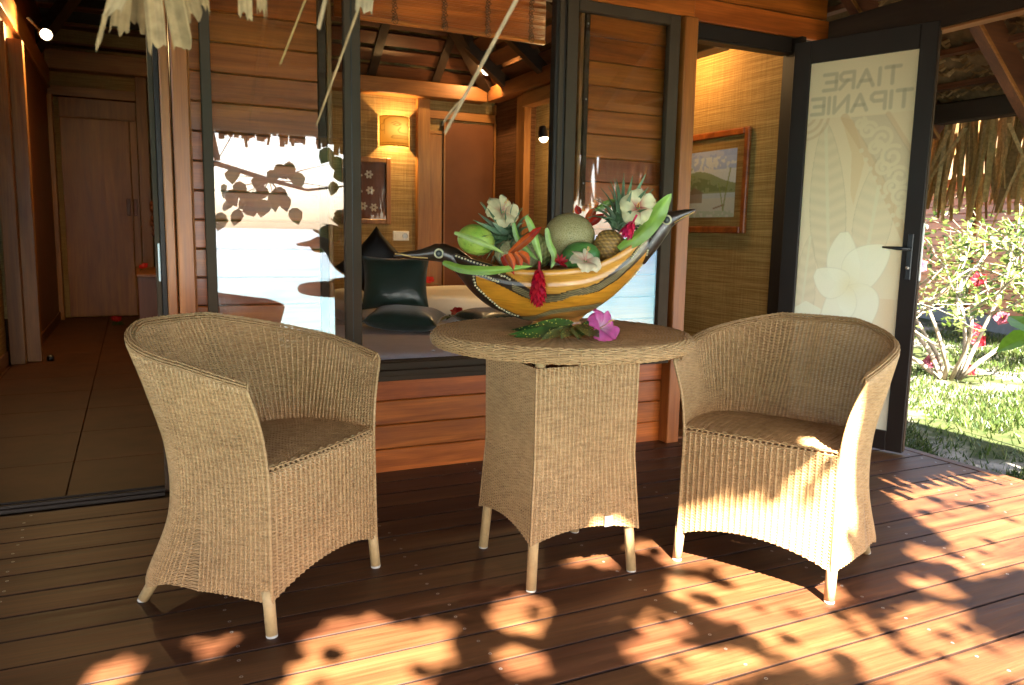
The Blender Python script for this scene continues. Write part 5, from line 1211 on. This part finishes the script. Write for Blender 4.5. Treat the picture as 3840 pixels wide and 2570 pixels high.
ovoid('papaya', 'dark green papaya behind the small cream hibiscus', 'papaya', wp(1395,565,-.075), .062, .046, .05, .15, fruit_mat('dark_papaya', (.03,.09,.02), (.09,.20,.04), None, 60, .35), .02, -1)
M['pine'] = vcol('pineapple_skin', .55, .35, .2, 60, .3); M['pleaf'] = vcol('pineapple_leaf', .5, .35, .15, 60, 0, .15)
def pineapple(label, cb, yb, ct, yt, r_, L, cols, crown_n, crown_l, seed):
    rs = random.Random(seed); b0 = wp(*cb, yb); t0 = wp(*ct, yt); ax = (t0-b0).normalized(); a = ax.cross(NY).normalized(); b = ax.cross(a)
    t = thing('pineapple', label, 'pineapple', b0); m = MB(); n1, n2 = 64, 56; vs = []; cs = []
    for i in range(n2+1):
        tt = i/n2; rr = r_*max(.05,(1-abs(2*tt-1)**3.2))**.55
        for k in range(n1):
            th = 2*math.pi*k/n1; u_ = (th/(2*math.pi)*11+tt*5.5); v_ = (-th/(2*math.pi)*11*.0+tt*11-th/(2*math.pi)*11+tt*0); e = abs(math.sin(math.pi*(u_+tt*2)))*abs(math.sin(math.pi*(v_-tt*2.5)))
            rad = rr*(1+.10*e**.6); vs.append(ax*(tt-.5)*L*2+(a*math.cos(th)+b*math.sin(th))*rad); q = e**.7
            cs.append(tuple(x*(1-q)+y*q for x, y in zip(cols[0], cols[1])))
    m.add(vs, [(i*n1+k, i*n1+(k+1)%n1, (i+1)*n1+(k+1)%n1, (i+1)*n1+k) for i in range(n2) for k in range(n1)]); m.c = cs; m.build('body', M['pine'], t, True)
    base = ax*L*.97
    for k in range(crown_n):
        q = k/crown_n; th = k*2.4; out = (a*math.cos(th)+b*math.sin(th)); opn = .25+1.15*(1-q); l_ = crown_l*(.55+.55*q)*rs.uniform(.85,1.1)
        pts = []; wd2 = []
        for i in range(6):
            s = i/5; pts.append(base+ax*(.01+.02*q)+out*.012+(ax*math.cos(opn*(.5+.7*s))+out*math.sin(opn*(.5+.7*s)))*l_*s); wd2.append(.026*(1-s**1.8)*(1-.3*q)+.0015)
        sd = ax.cross(out).normalized(); m = MB(); m.ribbon(pts, wd2, sd, .0015, rs.choice(((.12,.18,.085),(.17,.235,.12),(.22,.27,.16),(.09,.14,.06))), .45); m.build('crown_leaf', M['pleaf'], t)
pineapple('pineapple lying with its blue-green leaf crown towards the left papaya', (1090,520), .02, (900,420), -.01, .052, .062, ((.12,.12,.03),(.30,.27,.08)), 60, .145, 1)
pineapple('orange-brown pineapple with upright crown at the right end of the bowl', (1590,500), -.005, (1690,300), .01, .047, .055, ((.13,.065,.02),(.42,.21,.045)), 56, .155, 2)
# ------------------------------------------------------------------ flowers and leaves in the bowl
def hibiscus(label, c, yo, axis, rad, ci, co, stam=(.7,.35,.25), seed=0, ph=0, cup=.30):
    p = wp(*c, yo) if len(c) == 2 else Vector(c); axis = Vector(axis).normalized(); t = thing('hibiscus_flower', label, 'flower', p, 'hibiscus blossoms')
    for k in range(5):
        m = MB(); a = axis.cross(Vector((.3,.2,1))).normalized(); petal_one(m, axis, a, 2*math.pi*k/5+ph, rad, ci, co, cup, k+seed); m.build('petal', M['flower'], t, True)
    m = MB(); side = axis.cross(Vector((0,0,1))).normalized(); tip = axis*rad*1.15+side*rad*.2; m.tube([axis*.002, tip*.5, tip], [.0022,.0016,.0012], 6, c=stam)
    for k in range(14): a = random.uniform(0,6.28); s = random.uniform(.6,1.02); m.ell(tip*s+Vector((math.cos(a),math.sin(a),math.sin(a*2)))*.004, (.0016,)*3, 6, 4, c=(.75,.45,.10))
    m.build('stamen', M['flower'], t)
    m = MB(); m.tube([axis*-.02, axis*.004], [.003,.006], 8, c=(.12,.22,.04)); m.build('calyx', M['frond'], t)
def petal_one(m, axis, a, th, rad, ci, co, cup, k):
    b = axis.cross(a); d = a*math.cos(th)+b*math.sin(th); s = axis.cross(d); seg_, nj = 8, 9; vs = []; cs = []
    for i in range(seg_+1):
        t = i/seg_; w = rad*.62*(math.sin(math.pi*min(.90,.06+t*.74))**.9)*(1 if i < seg_ else .88)
        for j in range(nj):
            q = -1+2*j/(nj-1); ruf = rad*.07*t*t*math.sin(q*7+k*2.1)*(.4+abs(q)); tt = t*(1-.13*q*q*t)
            vs.append(d*rad*tt+s*(w*q+rad*.10*t)+axis*(cup*rad*math.sin(t*1.9)-.30*rad*t**3+ruf+.10*rad*q)); vein = .93+.07*math.cos(q*16); cs.append(tuple((x+(y-x)*min(1,t*2.4))*vein for x, y in zip(ci, co)))
    o = len(m.v); m.add(vs, [(i*nj+j, i*nj+j+1, (i+1)*nj+j+1, (i+1)*nj+j) for i in range(seg_) for j in range(nj-1)]); m.c[o:] = cs
CAM = -NY
hibiscus('cream hibiscus on the crown of the left pineapple', (868,262), -.035, CAM*.8+AX*.5+Vector((0,0,.6)), .058, (.62,.30,.18), (.76,.60,.32), seed=1, ph=.4)
hibiscus('large cream hibiscus with red centre on the right pineapple crown', (1788,235), -.045, CAM+AX*.1+Vector((0,0,.15)), .060, (.40,.005,.02), (.78,.66,.36), (.6,.05,.05), 2, .9)
hibiscus('cream hibiscus lying against the dark green papaya on the front rim', (1430,600), -.150, CAM*.5+Vector((0,0,.8))+AX*.3, .052, (.62,.25,.18), (.78,.62,.40), seed=3, ph=.2)
hibiscus('pink and white hibiscus lying on the table beside the bowl foot', tuple(rest(1372,752,TOP+.030)), 0, CAM*.6+AX*.75+Vector((0,0,.55)), .060, (.70,.45,.50), (.62,.10,.30), seed=5, ph=1.1, cup=.5)
def ginger(label, top, bot, yo, wmax, c1, c2, n_=60, seed=0):
    rs = random.Random(seed); A0 = wp(*top, yo); B0 = wp(*bot, yo-.01); ax = (B0-A0); L = ax.length; ax.normalize(); a = ax.cross(NY).normalized(); b = ax.cross(a); t = thing('ginger_flower', label, 'flower', A0, 'red ginger flowers')
    m = MB(); m.tube([-ax*.02, ax*L*.9], [.004,.002], 8, c=c1); m.build('spike', M['flower'], t)
    for k in range(n_):
        q = (k+.5)/n_; th = k*2.4; out = a*math.cos(th)+b*math.sin(th); wl = wmax*(math.sin(math.pi*min(.93,.16+q*.8))**.7); p = ax*L*.84*q
        d = (out*.9+ax*.75).normalized(); m = MB(); leaf(m, p, d, out*.7-ax, wl*1.35, wl*.62, tuple(x+(y-x)*rs.random() for x, y in zip(c1, c2)), .25); m.build('bract', M['flower'], t)
ginger('long dark red ginger flower hanging over the front of the bowl', (1120,640), (1108,935), -.178, .036, (.35,.004,.015), (.55,.012,.03), 64, 1)
ginger('small crimson ginger flower under the right cream hibiscus', (1760,320), (1700,430), -.085, .030, (.55,.01,.06), (.72,.03,.12), 26, 2)
def blade(m, pts, wid, yo, c, cup=.25, twist=0):
    P = [wp(p[0], p[1], (p[2] if len(p) > 2 else yo)) for p in pts]; Q = []; W = []; k = 14
    for i in range(k+1):
        t = i/k*(len(P)-1); j = min(int(t), len(P)-2); f = t-j; p0 = P[max(j-1,0)]; p1, p2_ = P[j], P[j+1]; p3 = P[min(j+2,len(P)-1)]
        Q.append(.5*((2*p1)+(p2_-p0)*f+(2*p0-5*p1+4*p2_-p3)*f*f+(3*p1-p0-3*p2_+p3)*f**3)); s = i/k; W.append(1.25*wid*U*max(.015,math.sin(math.pi*min(1,.12+s*.88))**.8))
    vs = []; cs = []; nc = 7; rs = random.Random(int(pts[0][0]*7+pts[0][1]))
    for i, p in enumerate(Q):
        d = (Q[min(i+1,k)]-Q[max(i-1,0)]).normalized(); sd = d.cross(NY).normalized(); sd = (sd+NY*(twist+.35*math.sin(i*.35))).normalized(); nn = sd.cross(d).normalized()
        for j in range(nc):
            q = -1+2*j/(nc-1); ang = q*cup*2.2; w2 = W[i]/2
            vs.append(p+sd*w2*q+nn*w2*(cup*abs(q)+.10*math.sin(i*1.1+q*3))); vv = (1.45 if j == nc//2 else 1)*(1.12 if q > 0 else .80)*rs.uniform(.92,1.08)*(.78+.3*i/k); cs.append(tuple(x*vv for x in c))
    o_ = len(m.v); m.add(vs, [(i*nc+j, i*nc+j+1, (i+1)*nc+j+1, (i+1)*nc+j) for i in range(k) for j in range(nc-1)]); m.c[o_:] = cs
LG = (.24,.36,.05)
for lab, pts, w, yo, c in (('pale green curled leaf over the left papaya', ((548,402),(640,428),(760,480),(885,545)), 34, -.125, (.34,.42,.10)),
        ('long green leaf lying along the front rim towards the left bird head', ((468,602,-.10),(600,640,-.135),(800,655,-.165),(1080,628,-.17)), 52, -.15, LG),
        ('upright pale green leaf left of the melon', ((1032,290),(1075,360),(1100,470),(1140,610)), 44, -.12, (.30,.42,.08)),
        ('narrow green leaf standing behind the orange flower', ((948,335),(975,430),(1040,520),(1110,590)), 34, -.10, (.22,.36,.07)),
        ('thin curved green leaf in front of the melon', ((1172,372),(1195,470),(1225,560),(1200,645)), 38, -.13, (.28,.40,.08)),
        ('broad green leaf rising along the right bird neck', ((1660,515),(1790,420),(1900,300),(1960,215),(2015,138)), 92, -.075, (.26,.40,.06)),
        ('small green leaf behind the right pineapple crown', ((1500,250),(1560,210),(1640,180)), 40, .03, (.24,.36,.07))):
    m = MB(); blade(m, pts, w, yo, c, .45, .3); t = m.build('cut_leaf', M['frond'], None, True); tag(t, lab, 'leaf', 'cut leaves arranged in the bowl')
def bract(m, pts, wid, yo, c):                                     # pointed boat-shaped bract
    P = [wp(p[0], p[1], yo) for p in pts]; vs = []; cs = []; K, nc = 12, 7; rs = random.Random(int(pts[0][0]))
    for i in range(K+1):
        s = i/K; a, b, d_ = P[0], P[len(P)//2], P[-1]; p = a*(1-s)**2+b*2*s*(1-s)+d_*s*s; t = ((b-a)*(1-s)+(d_-b)*s).normalized()
        sd = t.cross(NY).normalized(); nn = sd.cross(t).normalized(); w2 = wid*U*.72*(math.sin(math.pi*(.22+.78*s))**1.25 if s < 1 else .01)
        for j in range(nc):
            q = -1+2*j/(nc-1); vs.append(p+sd*w2*q+nn*w2*.75*abs(q)); e = abs(q)**2; k = (1.15 if q > 0 else .62)*rs.uniform(.85,1.12)*(.6 if j == nc//2 else 1); rd = (.46,.02,.008)
            u_ = min(1,.65*s*s+.35*e); cs.append(tuple((x*(1-u_)+y*u_)*k for x, y in zip(c, rd)))
    o_ = len(m.v); m.add(vs, [(i*nc+j, i*nc+j+1, (i+1)*nc+j+1, (i+1)*nc+j) for i in range(K) for j in range(nc-1)]); m.c[o_:] = cs
def helic(label, bracts, stalk):
    t = thing('heliconia_flower', label, 'flower', wp(*stalk[0]), 'orange heliconia flowers')
    for pts, w, yo, c in bracts: m = MB(); bract(m, pts, w, yo, c); bb = m.build('bract', M['flower'], t, True); bb.matrix_parent_inverse = Matrix.Translation(-t.location)
    m = MB(); m.tube([wp(*s) for s in stalk], .003, 8, c=(.35,.30,.06)); o = m.build('stalk', M['frond'], t, True); o.matrix_parent_inverse = Matrix.Translation(-t.location)
OR = (.62,.11,.012); RD = (.50,.03,.012)
helic('orange heliconia flower drooping over the left front rim', [(((875,560),(915,610),(955,692)), 46, -.165, RD), (((905,545),(940,600),(948,660)), 40, -.172, OR), (((950,540),(985,580),(1002,650)), 46, -.168, OR), (((985,540),(1035,570),(1055,622)), 44, -.165, OR)], [(930,545,-.16),(1000,600,-.13),(1060,640,-.10)])
helic('slanting orange and red heliconia bract left of the melon', [(((920,545),(1010,470),(1080,410),(1140,362)), 40, -.135, OR), (((1060,425),(1100,390),(1140,362)), 30, -.140, RD)], [(925,542,-.13),(880,590,-.12),(900,640,-.10)])
helic('red and orange heliconia tips sticking up behind the melon', [(((1395,275),(1378,240),(1372,212)), 34, .05, RD), (((1445,335),(1480,270),(1508,220)), 44, .03, OR), (((1465,345),(1515,300),(1568,272)), 40, .02, RD)], [(1450,340,.03),(1430,420,.04),(1400,500,.04)])
m = MB(); rh = random.Random(4)
t = thing('heliconia_flower', 'small dark red flower spike beside the dark green papaya', 'flower', wp(1255,610,-.14), 'orange heliconia flowers')
for k in range(16): d = Vector((rh.gauss(0,1),rh.gauss(-.5,.6),rh.gauss(.6,.6))); m = MB(); leaf(m, (0,0,0), d, (0,-1,.5), .032, .008, (.42,.01,.02)); m.build('petal', M['flower'], t)
# croton sprig on the table
cm, nt, b_ = nmat('croton_leaf', .35, (.02,.07,.015), .5); n = N(nt); v = n('TexVoronoi'); v.inputs['Scale'].default_value = 95; n.l(n.coords((1,1,1)), v.inputs['Vector'])
f = n.noise(n.coords((18,18,18)), 1, 3); n.l(n.mix(n.ramp(f, [(.35,(.012,.05,.012)),(.65,(.05,.13,.02))]), (.55,.52,.10), n.ramp(v.outputs['Distance'], [(.17,(1,1,1)),(.26,(0,0,0))])), b_.inputs['Base Color']); M['croton'] = cm
def tb(cx, cy, dz=.0): return rest(854.2+.33857*cx, 396.6+.33845*cy, TOP+dz)
cro = thing('croton_sprig', 'dark green yellow-spotted croton leaves spread at the foot of the bowl', 'leaves', tb(1380,1060,.004)); c0 = tb(1385,1058,.018)
for k, (tx, ty, w) in enumerate(((925,1052,.034),(945,1108,.034),(1100,1035,.03),(905,1100,.02),(1135,1138,.030),(1195,1120,.026),(1270,1142,.028),(1385,1148,.034),(1525,1142,.036),(1645,1100,.036),(1462,1146,.03),(1050,1075,.03))):
    e = tb(tx, ty, .005); L = (e-c0).length; d = (e-c0); m = MB(); st = c0+d*(.10 if k in (0,2) else .22 if k < 7 else .08)
    leaf(m, st-Vector(cro.location)+Vector((0,0,.002*k)), e-st, CAM*.8+Vector((random.uniform(-.15,.15),random.uniform(-.15,.15),1)), (e-st).length, w*1.5, None, .02); m.c = []; 
    m.build('leaf', M['croton'], cro, True)
